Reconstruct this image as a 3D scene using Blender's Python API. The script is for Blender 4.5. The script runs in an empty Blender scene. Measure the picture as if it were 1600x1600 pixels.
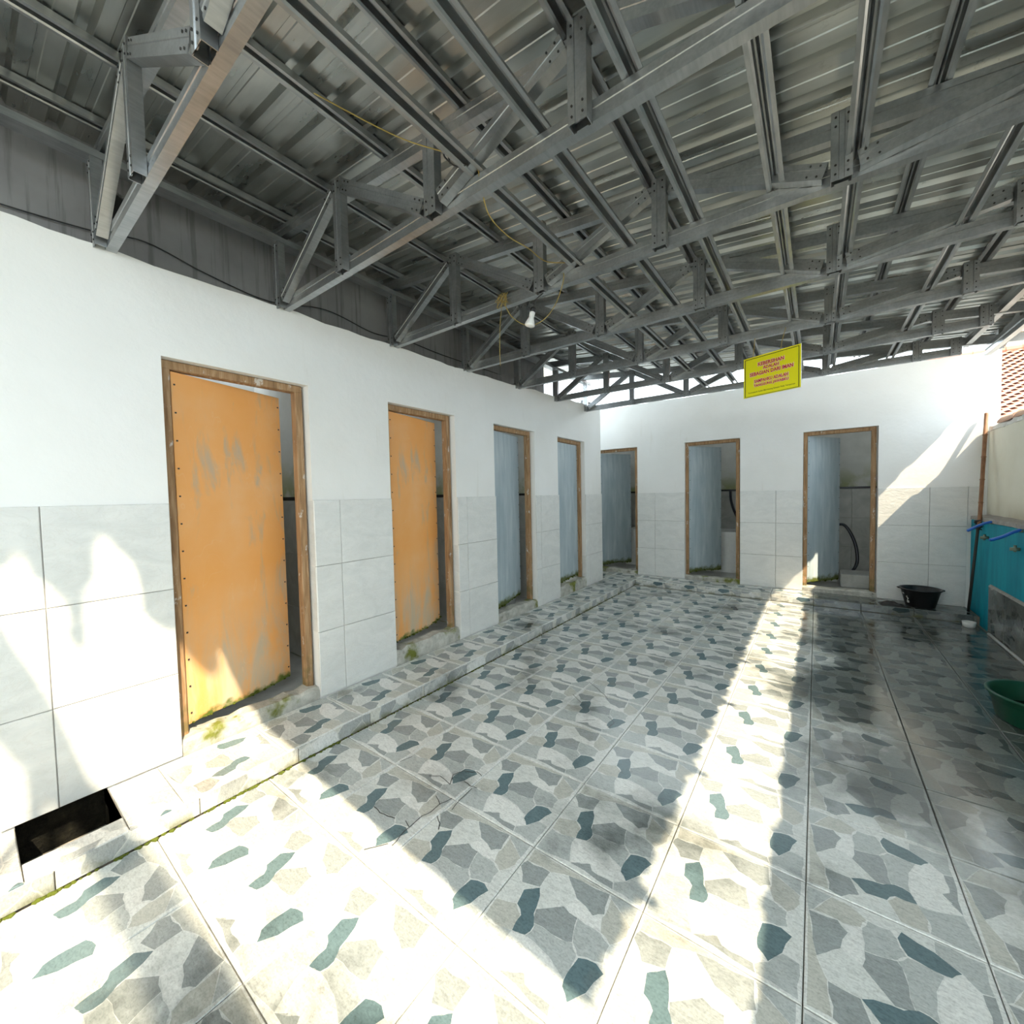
import bpy, math, random
from mathutils import Vector, Matrix
random.seed(7)

# ------------------------------------------------------------------ camera
scene = bpy.context.scene
col = scene.collection
CAM_F, CAM_PITCH, CAM_ROLL, CAM_YAW = 640.63, .0400, -.0209, .6393
CAM_POS = Vector((2.3992, -5.3331, 1.2020))
fw = Vector((-math.sin(CAM_YAW)*math.cos(CAM_PITCH), math.cos(CAM_YAW)*math.cos(CAM_PITCH), -math.sin(CAM_PITCH)))
rt0 = Vector((math.cos(CAM_YAW), math.sin(CAM_YAW), 0))
up0 = rt0.cross(fw)
rt = rt0*math.cos(CAM_ROLL)+up0*math.sin(CAM_ROLL)
up = -rt0*math.sin(CAM_ROLL)+up0*math.cos(CAM_ROLL)
cam_data = bpy.data.cameras.new('camera')
cam_data.sensor_fit = 'HORIZONTAL'; cam_data.sensor_width = 36.0
cam_data.lens = 36.0*CAM_F/1600.0
cam_data.clip_start = .02; cam_data.clip_end = 300
cam = bpy.data.objects.new('camera', cam_data)
cam.matrix_world = Matrix(((rt.x, up.x, -fw.x, CAM_POS.x), (rt.y, up.y, -fw.y, CAM_POS.y), (rt.z, up.z, -fw.z, CAM_POS.z), (0, 0, 0, 1)))
col.objects.link(cam)
scene.camera = cam

# ------------------------------------------------------------------ light
SUN_DIR = Vector((.77, -.34, 1.0)).normalized()      # towards the sun
SKY_STRENGTH, SUN_STRENGTH, EXPOSURE = 1.3, 2.2, 2.27
world = bpy.data.worlds.new('world'); scene.world = world; world.use_nodes = True
wn = world.node_tree.nodes; wl = world.node_tree.links
bg = wn['Background']
bg.inputs['Color'].default_value = (.79, .92, 1.0, 1); bg.inputs['Strength'].default_value = SKY_STRENGTH
sun_data = bpy.data.lights.new('sun', 'SUN'); sun_data.energy = SUN_STRENGTH; sun_data.angle = math.radians(.53)
sun_data.color = (1.0, .84, .60)
sun = bpy.data.objects.new('sun', sun_data); col.objects.link(sun)
sun.rotation_euler = SUN_DIR.to_track_quat('Z', 'Y').to_euler(); sun.location = (8, -8, 12)
vs = scene.view_settings
vs.view_transform = 'Standard'; vs.look = 'None'; vs.exposure = EXPOSURE; vs.gamma = 1.0
vs.use_curve_mapping = False

# ------------------------------------------------------------------ materials
MATS = {}
class N:
    """small node-graph helper"""
    def __init__(s, name, rough=.6, metal=0., spec=.5, color=(.8, .8, .8)):
        m = bpy.data.materials.new(name); m.use_nodes = True
        s.m = m; s.t = m.node_tree; s.b = s.t.nodes['Principled BSDF']
        s.b.inputs['Roughness'].default_value = rough; s.b.inputs['Metallic'].default_value = metal
        s.b.inputs['Specular IOR Level'].default_value = spec
        s.b.inputs['Base Color'].default_value = (*color, 1)
        MATS[name] = m
    def n(s, typ, **kw):
        nd = s.t.nodes.new(typ)
        for k, v in kw.items(): setattr(nd, k, v)
        return nd
    def l(s, a, b): s.t.links.new(a, b)
    def setin(s, sock, v):
        if hasattr(v, 'is_output'): s.l(v, sock)
        else: sock.default_value = v
    def obj(s): return s.n('ShaderNodeTexCoord').outputs['Object']
    def pos(s): return s.n('ShaderNodeNewGeometry').outputs['Position']
    def rand(s): return s.n('ShaderNodeObjectInfo').outputs['Random']
    def vmul(s, a, v):
        nd = s.n('ShaderNodeVectorMath', operation='MULTIPLY'); s.setin(nd.inputs[0], a); s.setin(nd.inputs[1], v); return nd.outputs[0]
    def vadd(s, a, v):
        nd = s.n('ShaderNodeVectorMath', operation='ADD'); s.setin(nd.inputs[0], a); s.setin(nd.inputs[1], v); return nd.outputs[0]
    def noise(s, co, scale, detail=4., rough=.55, dist=0.):
        nd = s.n('ShaderNodeTexNoise'); s.l(co, nd.inputs['Vector']); nd.inputs['Scale'].default_value = scale
        nd.inputs['Detail'].default_value = detail; nd.inputs['Roughness'].default_value = rough; nd.inputs['Distortion'].default_value = dist
        return nd.outputs['Fac']
    def math(s, op, a, b=0., c=None, clamp=False):
        nd = s.n('ShaderNodeMath', operation=op, use_clamp=clamp); s.setin(nd.inputs[0], a); s.setin(nd.inputs[1], b)
        if c is not None: s.setin(nd.inputs[2], c)
        return nd.outputs[0]
    def ramp(s, fac, stops, interp='LINEAR'):
        nd = s.n('ShaderNodeValToRGB'); cr = nd.color_ramp; cr.interpolation = interp
        while len(cr.elements) > len(stops): cr.elements.remove(cr.elements[-1])
        while len(cr.elements) < len(stops): cr.elements.new(1.)
        for e, (p, c) in zip(cr.elements, stops):
            e.position = p; e.color = (*c, 1) if not isinstance(c, (int, float)) else (c, c, c, 1)
        s.l(fac, nd.inputs['Fac']); return nd.outputs['Color']
    def step(s, v, lo, hi):
        nd = s.n('ShaderNodeMapRange', interpolation_type='SMOOTHSTEP'); s.l(v, nd.inputs['Value'])
        nd.inputs['From Min'].default_value = lo; nd.inputs['From Max'].default_value = hi; return nd.outputs['Result']
    def mix(s, fac, a, b, mode='MIX'):
        nd = s.n('ShaderNodeMix', data_type='RGBA', blend_type=mode)
        s.setin(nd.inputs['Factor'], fac)
        for i, v in ((6, a), (7, b)):
            if hasattr(v, 'is_output'): s.l(v, nd.inputs[i])
            else: nd.inputs[i].default_value = (*v, 1)
        return nd.outputs[2]
    def sep(s, v):
        nd = s.n('ShaderNodeSeparateXYZ'); s.l(v, nd.inputs[0]); return nd.outputs
    def color(s, c): s.setin(s.b.inputs['Base Color'], c)
    def rough(s, r): s.setin(s.b.inputs['Roughness'], r)
    def bump(s, h, strength=.3, dist=.01):
        nd = s.n('ShaderNodeBump'); nd.inputs['Strength'].default_value = strength; nd.inputs['Distance'].default_value = dist
        s.l(h, nd.inputs['Height']); s.l(nd.outputs[0], s.b.inputs['Normal'])

def simple(name, c, rough=.5, metal=0., spec=.5, var=.12, scale=20.):
    a = N(name, rough, metal, spec)
    n = a.noise(a.pos(), scale, 5)
    a.color(a.mix(n, tuple(x*(1-var) for x in c), tuple(min(1, x*(1+var)) for x in c)))
    return a

def make_materials():
    # white-washed plaster with faint smears
    a = N('plaster', .85, spec=.2); p = a.pos()
    n1 = a.noise(p, 1.3, 5); n2 = a.noise(p, 22, 4)
    c = a.ramp(n1, [(.3, (.80, .79, .76)), (.7, (.87, .865, .85))])
    st = a.step(a.noise(a.vmul(p, (9, 9, 1.2)), 1.1, 5), .62, .8)
    c = a.mix(a.math('MULTIPLY', st, .35), c, (.66, .62, .54))
    a.color(c); a.bump(a.math('ADD', n2, a.math('MULTIPLY', n1, 1.6)), .25, .008)
    # inside-cubicle plaster, mossy where it meets the tiles
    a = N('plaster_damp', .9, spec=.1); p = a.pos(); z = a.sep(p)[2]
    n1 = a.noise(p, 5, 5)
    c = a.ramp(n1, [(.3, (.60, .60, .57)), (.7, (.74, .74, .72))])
    mo = a.math('MULTIPLY', a.step(z, 1.62, 1.22), a.step(n1, .35, .6))
    c = a.mix(a.math('MULTIPLY', mo, .8), c, (.25, .27, .08)); a.color(c)
    # glazed wall tile, pale stone print with shallow relief
    a = N('wall_tile', .38, spec=.45); p = a.vadd(a.pos(), a.vmul(a.n('ShaderNodeCombineXYZ').outputs[0], (1, 1, 1)))
    r = a.rand(); cx = a.n('ShaderNodeCombineXYZ'); a.setin(cx.inputs[0], a.math('MULTIPLY', r, 31.)); a.setin(cx.inputs[2], a.math('MULTIPLY', r, 17.))
    q = a.vadd(a.pos(), cx.outputs[0])
    n1 = a.noise(a.vmul(q, (1, 1, 2.2)), 4.5, 6, .6, 1.2); n2 = a.noise(a.vmul(q, (1, 1, 1.8)), 11, 6, .62, 1.6)
    c = a.ramp(n1, [(.25, (.66, .665, .645)), (.5, (.73, .73, .71)), (.75, (.79, .785, .76))])
    vein = a.step(a.math('ABSOLUTE', a.math('SUBTRACT', n2, .5)), .03, .0)
    c = a.mix(a.math('MULTIPLY', vein, .22), c, (.58, .55, .50)); a.color(c)
    a.bump(n2, .35, .012)
    # cubicle tile: same tile, dirtier and damp
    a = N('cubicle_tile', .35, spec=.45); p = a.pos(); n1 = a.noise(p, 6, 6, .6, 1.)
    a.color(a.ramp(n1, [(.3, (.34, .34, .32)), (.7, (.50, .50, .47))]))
    # printed flagstone floor tile
    STONE = {'stone_dark': (.12, .18, .195), 'stone_grey': (.31, .335, .33), 'stone_light': (.45, .475, .46), 'stone_pale': (.64, .655, .625), 'stone_beige': (.50, .50, .45), 'stone_white': (.72, .725, .695), 'stone_line': (.68, .69, .66)}
    for nm, wet in [('stone_print', 0), ('stone_print_riser', 1)]+[(k, 0) for k in STONE]:
        a = N(nm, .3, spec=.5); o = a.obj(); r = a.rand()
        solid = STONE.get(nm)
        off = a.n('ShaderNodeCombineXYZ'); v = a.math('MULTIPLY', a.math('FLOOR', a.math('MULTIPLY', r, 2.0)), 5.37)
        a.setin(off.inputs[0], v); a.setin(off.inputs[1], a.math('MULTIPLY', v, .61))
        co = a.vadd(o, off.outputs[0])
        if solid: base = a.mix(.0, solid, solid)
        if not solid:
            wob = a.n('ShaderNodeTexNoise'); a.l(co, wob.inputs['Vector']); wob.inputs['Scale'].default_value = 14; wob.inputs['Detail'].default_value = 3
            co2 = a.vadd(co, a.vmul(a.vadd(wob.outputs['Color'], (-.5, -.5, -.5)), (.045, .045, .0)))
            co3 = a.vmul(co2, (10.2, 9.6, 10.2 if wet else 1.0))
            vo = a.n('ShaderNodeTexVoronoi', feature='F1', voronoi_dimensions='3D' if wet else '2D'); a.l(co3, vo.inputs['Vector']); vo.inputs['Scale'].default_value = 1; vo.inputs['Randomness'].default_value = .88
            ve = a.n('ShaderNodeTexVoronoi', feature='DISTANCE_TO_EDGE', voronoi_dimensions='3D' if wet else '2D'); a.l(co3, ve.inputs['Vector']); ve.inputs['Scale'].default_value = 1; ve.inputs['Randomness'].default_value = .88
            sc = a.n('ShaderNodeSeparateColor'); a.l(vo.outputs['Color'], sc.inputs[0])
            base = a.ramp(sc.outputs[0], [(0, (.085, .135, .15)), (.115, (.34, .355, .35)), (.27, (.60, .585, .53)), (.38, (.45, .465, .455)), (.60, (.66, .66, .635)), (.80, (.37, .38, .37)), (.90, (.68, .68, .66))], 'CONSTANT')
        g1 = a.noise(a.vmul(co, (1, 2.6, 1)), 55, 6, .65, .8)
        g2 = a.noise(co, 160, 3)
        shade = a.math('ADD', a.math('MULTIPLY', g1, .65), a.math('MULTIPLY', g2, .35))
        base = a.mix(1., base, a.ramp(shade, [(.3, .64), (.5, 1.), (.72, 1.25)]), 'MULTIPLY')
        if not solid:
            edge = a.step(ve.outputs['Distance'], .035, .012)
            base = a.mix(a.math('MULTIPLY', edge, .75), base, (.62, .61, .57))
        p = a.pos(); xyz = a.sep(p)
        # damp film: darker and glossier, mainly over the side by the taps
        wn_ = a.noise(p, 1.7, 5, .6)
        side = a.step(xyz[0], 2.15, 2.7); far = a.step(xyz[1], -4.4, -2.4)
        w = a.step(a.math('ADD', wn_, a.math('MULTIPLY', a.math('MULTIPLY', side, far), .32)), .50, .74)
        base = a.mix(a.math('MULTIPLY', w, .88), base, a.mix(1., base, (.15, .17, .165), 'MULTIPLY'))
        dirt = a.step(a.noise(p, 3.1, 6, .65), .56, .74)
        base = a.mix(a.math('MULTIPLY', dirt, .28), base, (.26, .225, .17))
        if wet:
            gm = a.math('MULTIPLY', a.step(xyz[2], -.03, -.085), a.step(a.noise(p, 9, 5), .45, .62))
            base = a.mix(a.math('MULTIPLY', gm, .8), base, (.12, .12, .03))
        a.color(base)
        rr = a.math('SUBTRACT', .20, a.math('MULTIPLY', w, .16))
        a.rough(a.math('ADD', rr, a.math('MULTIPLY', g1, .06)))
        puddle = a.noise(a.vmul(p, (5, 5, 1)), 4, 4, .6, .6)
        a.bump(a.math('ADD', a.math('MULTIPLY', g1, .5), a.math('MULTIPLY', puddle, 1.4)), .07, .006)
    simple('grout', (.21, .185, .15), .8, var=.3, scale=8)
    # door frame timber with flaked white paint
    a = N('frame_wood', .7, spec=.3); p = a.pos()
    g = a.noise(a.vmul(p, (22, 22, 2.2)), 2.2, 6, .6, .6)
    c = a.ramp(g, [(.25, (.17, .095, .045)), (.5, (.34, .20, .10)), (.75, (.50, .34, .20))])
    fl = a.step(a.noise(a.vmul(p, (1, 1, .5)), 17, 6, .7), .60, .66); c = a.mix(a.math('MULTIPLY', fl, .7), c, (.70, .67, .62))
    low = a.math('MULTIPLY', a.step(a.sep(p)[2], .45, .05), a.step(a.noise(p, 14, 5), .42, .62)); c = a.mix(a.math('MULTIPLY', low, .7), c, (.12, .11, .035))
    a.color(c); a.bump(g, .4, .004)
    # orange painted sheet door, worn to grey
    a = N('orange_paint', .45, spec=.4); o = a.obj(); z = a.sep(o)[2]
    n1 = a.noise(a.vmul(o, (5, 5, 1.3)), 1.6, 6, .62, .5); n2 = a.noise(o, 2.2, 4)
    c = a.ramp(n2, [(.3, (.88, .38, .09)), (.55, (.90, .44, .15)), (.75, (.90, .52, .25))])
    we = a.step(n1, .54, .70); c = a.mix(a.math('MULTIPLY', we, .7), c, (.50, .44, .33))
    lowf = a.step(z, .75, .0); c = a.mix(a.math('MULTIPLY', lowf, a.math('MULTIPLY', a.step(n1, .36, .62), .75)), c, (.60, .50, .36))
    mo = a.math('MULTIPLY', a.step(a.math('ADD', z, a.math('MULTIPLY', a.noise(o, 16, 4), -.14)), -.03, -.075), 1.); c = a.mix(mo, c, (.10, .14, .02))
    sr = a.step(a.math('ABSOLUTE', a.math('SUBTRACT', a.noise(a.vmul(o, (3, 3, 1)), 2.4, 2, .4, 1.2), .5)), .004, .001); c = a.mix(a.math('MULTIPLY', sr, .15), c, (.88, .66, .42))
    a.color(c); a.bump(n2, .15, .02)
    # blue-grey painted zinc door
    a = N('blue_paint', .42, spec=.5); o = a.obj(); z = a.sep(o)[2]
    n1 = a.noise(a.vmul(o, (7, 7, 1.)), 1.8, 6, .6, .4); n2 = a.noise(o, 3, 3)
    c = a.ramp(n1, [(.3, (.32, .40, .45)), (.55, (.42, .495, .535)), (.8, (.58, .635, .65))])
    sp = a.step(a.noise(o, 30, 3), .70, .74); c = a.mix(a.math('MULTIPLY', sp, .7), c, (.66, .70, .70))
    mo = a.math('MULTIPLY', a.step(a.math('ADD', z, a.math('MULTIPLY', a.noise(o, 16, 4), -.14)), .01, -.05), 1.); c = a.mix(mo, c, (.10, .12, .03))
    a.color(c); a.bump(n2, .5, .03)
    # galvanised light steel
    a = N('galvanised', .36, .9, .5); p = a.pos(); n1 = a.noise(p, 9, 5); n2 = a.noise(a.vmul(p, (30, 3, 30)), 3, 4)
    a.color(a.ramp(a.math('ADD', a.math('MULTIPLY', n1, .6), a.math('MULTIPLY', n2, .4)), [(.3, (.30, .315, .325)), (.7, (.52, .535, .545))]))
    a = N('dull_steel', .6, .3, .4); p = a.pos(); n1 = a.noise(p, 12, 5)
    a.color(a.ramp(n1, [(.3, (.12, .125, .13)), (.7, (.24, .245, .25))]))
    simple('screw_dark', (.05, .05, .05), .5, .5)
    # roof sheet
    a = N('roof_sheet', .42, .93, .5); p = a.pos(); n1 = a.noise(a.vmul(p, (1, 4, 1)), 2.4, 5); n2 = a.noise(p, 14, 6, .7); x = a.sep(p)[0]
    c = a.ramp(n1, [(.3, (.40, .415, .40)), (.7, (.60, .615, .59))])
    st = a.math('MULTIPLY', a.step(n2, .60, .70), a.step(x, 1.9, 3.0)); c = a.mix(a.math('MULTIPLY', st, .55), c, (.16, .16, .15))
    a.color(c); a.rough(a.math('ADD', .16, a.math('MULTIPLY', n1, .3)))
    # weathered grey boundary wall
    a = N('grey_render', .9, spec=.15); p = a.pos(); y, z = a.sep(p)[1], a.sep(p)[2]
    n1 = a.noise(p, 2.2, 5); dr = a.noise(a.vmul(p, (1, 16, .8)), 2., 5, .6)
    c = a.ramp(n1, [(.3, (.22, .215, .22)), (.7, (.34, .335, .335))])
    c = a.mix(a.math('MULTIPLY', a.step(dr, .50, .68), .55), c, (.12, .117, .117))
    d = a.n('ShaderNodeVectorMath', operation='DISTANCE'); a.l(a.vadd(p, a.vmul(a.vadd(a.n('ShaderNodeTexNoise').outputs['Color'], (-.5, -.5, -.5)), (.1, .1, .1))), d.inputs[0]); d.inputs[1].default_value = (-.2, -4.86, 2.56)
    soot = a.math('ADD', d.outputs['Value'], a.math('MULTIPLY', a.noise(p, 26, 5, .7), .10)); c = a.mix(a.step(soot, .125, .10), c, (.015, .015, .015))
    a.color(c); a.bump(n1, .2, .01)
    # mossy concrete sill
    a = N('sill_concrete', .8, spec=.3); p = a.pos(); n1 = a.noise(p, 13, 6, .65); n2 = a.noise(p, 4, 5); r = a.rand()
    c = a.ramp(n1, [(.3, (.30, .29, .25)), (.6, (.55, .54, .49)), (.8, (.70, .69, .65))])
    c = a.mix(a.step(a.math('ADD', n2, a.math('MULTIPLY', n1, .35)), .70, .84), c, (.16, .175, .03)); c = a.mix(a.step(n1, .36, .28), c, (.06, .06, .045))
    a.color(c); a.bump(n1, .8, .02)
    simple('moss', (.085, .105, .018), .95, spec=.1, var=.5, scale=40)
    a = N('pit_earth', .9, spec=.2); p = a.pos(); n1 = a.noise(p, 20, 6, .7); a.color(a.ramp(n1, [(.40, (.006, .006, .005)), (.62, (.022, .021, .014)), (.85, (.12, .13, .06))])); a.bump(n1, 1., .03)
    # right-hand wall
    a = N('cream_wall', .85, spec=.2); p = a.pos(); z = a.sep(p)[2]; n1 = a.noise(p, 2.5, 5)
    c = a.ramp(n1, [(.3, (.76, .725, .60)), (.7, (.84, .81, .70))])
    c = a.mix(a.math('MULTIPLY', a.step(z, 1.12, .88), a.math('MULTIPLY', a.step(n1, .3, .6), .6)), c, (.42, .34, .2)); a.color(c); a.bump(a.noise(p, 30, 4), .15, .006)
    a = N('turquoise_paint', .6, spec=.2); p = a.pos(); n1 = a.noise(a.vmul(p, (3, 3, .8)), 3, 6, .6)
    c = a.ramp(n1, [(.3, (.003, .22, .31)), (.6, (.005, .32, .42)), (.85, (.03, .44, .53))])
    fl = a.step(a.noise(p, 11, 6, .7), .66, .72); z = a.sep(p)[2]
    c = a.mix(a.math('MULTIPLY', fl, a.step(z, .70, .88)), c, (.38, .46, .42)); a.color(c)
    simple('mortar', (.33, .31, .29), .9, var=.5, scale=25)
    simple('black_plastic', (.012, .012, .014), .35); simple('green_plastic', (.006, .065, .036), .35)
    simple('white_plastic', (.75, .75, .73), .4); simple('blue_hose', (.02, .13, .55), .3); simple('black_hose', (.012, .014, .025), .35)
    simple('dark_rod', (.03, .025, .022), .6); simple('brass', (.20, .23, .17), .5, .6)
    a = N('bamboo', .55, spec=.4); o = a.obj(); g = a.noise(a.vmul(o, (40, 40, 2)), 1., 5); a.color(a.ramp(g, [(.3, (.17, .075, .035)), (.7, (.33, .165, .085))]))
    simple('bamboo_cut', (.55, .36, .27), .7)
    a = N('roof_tile', .75, spec=.3); r = a.rand(); p = a.pos(); n1 = a.noise(p, 2.3, 5); n2 = a.noise(p, 30, 4)
    c = a.ramp(a.math('ADD', a.math('MULTIPLY', r, .55), a.math('MULTIPLY', n1, .5)), [(.15, (.16, .10, .09)), (.4, (.48, .19, .12)), (.7, (.62, .27, .17)), (.95, (.70, .42, .32))])
    c = a.mix(a.math('MULTIPLY', a.step(n2, .5, .7), .4), c, (.10, .08, .075)); a.color(c)
    simple('coping_tile', (.62, .38, .27), .8, var=.35, scale=9); simple('lime_mortar', (.72, .70, .66), .9, var=.2)
    simple('sign_yellow', (.86, .80, .006), .4, var=.03); simple('sign_black', (.01, .01, .01), .5); simple('sign_red', (.55, .01, .045), .5, var=.03)
    simple('sign_pale', (.86, .60, .42), .5, var=.03); simple('sign_back', (.75, .75, .70), .5)
    simple('bulb_white', (.85, .84, .80), .3); simple('wire_yellow', (.36, .26, .06), .6); simple('wire_dark', (.03, .03, .03), .6)
    simple('leaf', (.06, .13, .03), .5, var=.3); simple('bark', (.14, .10, .07), .9, var=.3)
    simple('yard', (.42, .38, .32), .9, var=.2, scale=3); simple('water', (.02, .025, .02), .08)
    simple('house_wall', (.7, .68, .62), .9)
make_materials()

# ------------------------------------------------------------------ mesh helpers
def place(name, verts, faces, mat, parent=None, smooth=False, origin=None):
    """one mesh object from world coordinates; its origin sits at the centre of its base"""
    if origin is None:
        xs = [v[0] for v in verts]; ys = [v[1] for v in verts]; zs = [v[2] for v in verts]
        origin = ((min(xs)+max(xs))/2, (min(ys)+max(ys))/2, min(zs))
    me = bpy.data.meshes.new(name)
    me.from_pydata([(v[0]-origin[0], v[1]-origin[1], v[2]-origin[2]) for v in verts], [], faces)
    me.materials.append(MATS[mat]); me.update()
    if smooth:
        for p in me.polygons: p.use_smooth = True
    return link(name, me, parent, origin)
def link(name, me, parent=None, loc=(0, 0, 0), rotz=0.):
    o = bpy.data.objects.new(name, me); col.objects.link(o)
    o.location = loc; o.rotation_euler = (0, 0, rotz)
    if parent is not None:
        o.parent = parent; o.matrix_parent_inverse = Matrix.Identity(4)
        W = WORLD.get(parent.name, Vector((0, 0, 0)))
        o.location = Vector(loc)-W
    WORLD[o.name] = Vector(loc)
    return o
WORLD = {}
def empty(name, loc, parent=None):
    o = bpy.data.objects.new(name, None); o.empty_display_size = .1; col.objects.link(o); o.location = loc
    if parent is not None:
        o.parent = parent; o.location = Vector(loc)-WORLD[parent.name]
    WORLD[o.name] = Vector(loc); return o
def tag(o, label=None, cat=None, group=None, kind=None):
    if label: o['label'] = label
    if cat: o['category'] = cat
    if group: o['group'] = group
    if kind: o['kind'] = kind
    return o
class G:
    """geometry gatherer in world coordinates"""
    def __init__(s): s.v = []; s.f = []
    def add(s, v, f):
        k = len(s.v); s.v += [tuple(x) for x in v]; s.f += [tuple(i+k for i in q) for q in f]; return s
    def box(s, x0, x1, y0, y1, z0, z1):
        return s.add([(x0, y0, z0), (x1, y0, z0), (x1, y1, z0), (x0, y1, z0), (x0, y0, z1), (x1, y0, z1), (x1, y1, z1), (x0, y1, z1)],
                     [(0, 3, 2, 1), (4, 5, 6, 7), (0, 1, 5, 4), (1, 2, 6, 5), (2, 3, 7, 6), (3, 0, 4, 7)])
    def cbox(s, x0, x1, y0, y1, z0, z1, c=.004):
        """box with chamfered vertical and horizontal edges (octagonal rings)"""
        def ring(z, d):
            return [(x0+c+d, y0+d, z), (x1-c-d, y0+d, z), (x1-d, y0+c+d, z), (x1-d, y1-c-d, z), (x1-c-d, y1-d, z), (x0+c+d, y1-d, z), (x0+d, y1-c-d, z), (x0+d, y0+c+d, z)]
        v = ring(z0, c)+ring(z0+c, 0)+ring(z1-c, 0)+ring(z1, c); f = [tuple(range(7, -1, -1)), tuple(range(24, 32))]
        for r in range(3):
            for i in range(8): j = (i+1) % 8; f.append((r*8+i, r*8+j, r*8+8+j, r*8+8+i))
        return s.add(v, f)
    def prism(s, poly, ax, a, b):
        """extrude a closed 2-D polygon along axis ax from a to b; poly coords are the other two axes in order"""
        def mk(p, t): return {'x': (t, p[0], p[1]), 'y': (p[0], t, p[1]), 'z': (p[0], p[1], t)}[ax]
        n = len(poly); v = [mk(p, a) for p in poly]+[mk(p, b) for p in poly]
        f = [tuple(range(n)), tuple(range(2*n-1, n-1, -1))]+[(i, i+n, (i+1) % n+n, (i+1) % n) for i in range(n)]
        return s.add(v, f)
    def tube(s, pts, r, n=7, cap=True):
        pts = [Vector(p) for p in pts]; rs = r if isinstance(r, (list, tuple)) else [r]*len(pts)
        k = len(s.v); prev = None
        for i, p in enumerate(pts):
            d = (pts[min(i+1, len(pts)-1)]-pts[max(i-1, 0)]).normalized()
            if prev is None: a = d.orthogonal().normalized()
            else: a = (prev-d*prev.dot(d)).normalized()
            prev = a; b = d.cross(a)
            for j in range(n):
                t = 2*math.pi*j/n; s.v.append(tuple(p+(a*math.cos(t)+b*math.sin(t))*rs[i]))
        for i in range(len(pts)-1):
            for j in range(n):
                q = (j+1) % n; s.f.append((k+i*n+j, k+i*n+q, k+i*n+n+q, k+i*n+n+j))
        if cap: s.f.append(tuple(k+j for j in range(n-1, -1, -1))); s.f.append(tuple(k+(len(pts)-1)*n+j for j in range(n)))
        return s
    def lathe(s, prof, cx, cy, cz, n=32):
        k = len(s.v)
        for r, z in prof:
            for j in range(n): t = 2*math.pi*j/n; s.v.append((cx+r*math.cos(t), cy+r*math.sin(t), cz+z))
        for i in range(len(prof)-1):
            for j in range(n): q = (j+1) % n; s.f.append((k+i*n+j, k+i*n+q, k+i*n+n+q, k+i*n+n+j))
        return s
    def put(s, name, mat, parent=None, smooth=False, origin=None): return place(name, s.v, s.f, mat, parent, smooth, origin)

def smooth_path(pts, n=6):
    out = []; P = [Vector(p) for p in pts]
    for i in range(len(P)-1):
        a, b, c, d = P[max(i-1, 0)], P[i], P[i+1], P[min(i+2, len(P)-1)]
        for k in range(n):
            t = k/n; out.append(.5*((2*b)+(c-a)*t+(2*a-5*b+4*c-d)*t*t+(3*b-a-3*c+d)*t**3))
    out.append(P[-1]); return out

TILES = {}
def tile(parent, facing, c, w, h, mat, t=.012, name='tile'):
    """one chamfered tile; c = centre of its back; meshes are shared between equal sizes"""
    key = (facing, round(w, 3), round(h, 3), mat, t)
    me = TILES.get(key)
    if me is None:
        g = .0015; a, b, e = w/2-g, h/2-g, .0025
        loc = [(-a, -b, 0), (a, -b, 0), (a, b, 0), (-a, b, 0), (-a, -b, t-e), (a, -b, t-e), (a, b, t-e), (-a, b, t-e), (-a+e, -b+e, t), (a-e, -b+e, t), (a-e, b-e, t), (-a+e, b-e, t)]
        M = {'U': lambda u, v, n: (u, v, n), 'L': lambda u, v, n: (n, u, v), 'F': lambda u, v, n: (u, -n, v), 'R': lambda u, v, n: (-n, u, v), 'B': lambda u, v, n: (u, n, v)}[facing]
        f = [(4, 5, 9, 8), (5, 6, 10, 9), (6, 7, 11, 10), (7, 4, 8, 11), (8, 9, 10, 11), (0, 1, 5, 4), (1, 2, 6, 5), (2, 3, 7, 6), (3, 0, 4, 7), (3, 2, 1, 0)]
        if facing in 'FR': f = [tuple(reversed(q)) for q in f]
        me = bpy.data.meshes.new(name); me.from_pydata([M(*p) for p in loc], [], f); me.materials.append(MATS[mat]); me.update(); TILES[key] = me
    return link(name, me, parent, c)
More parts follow.
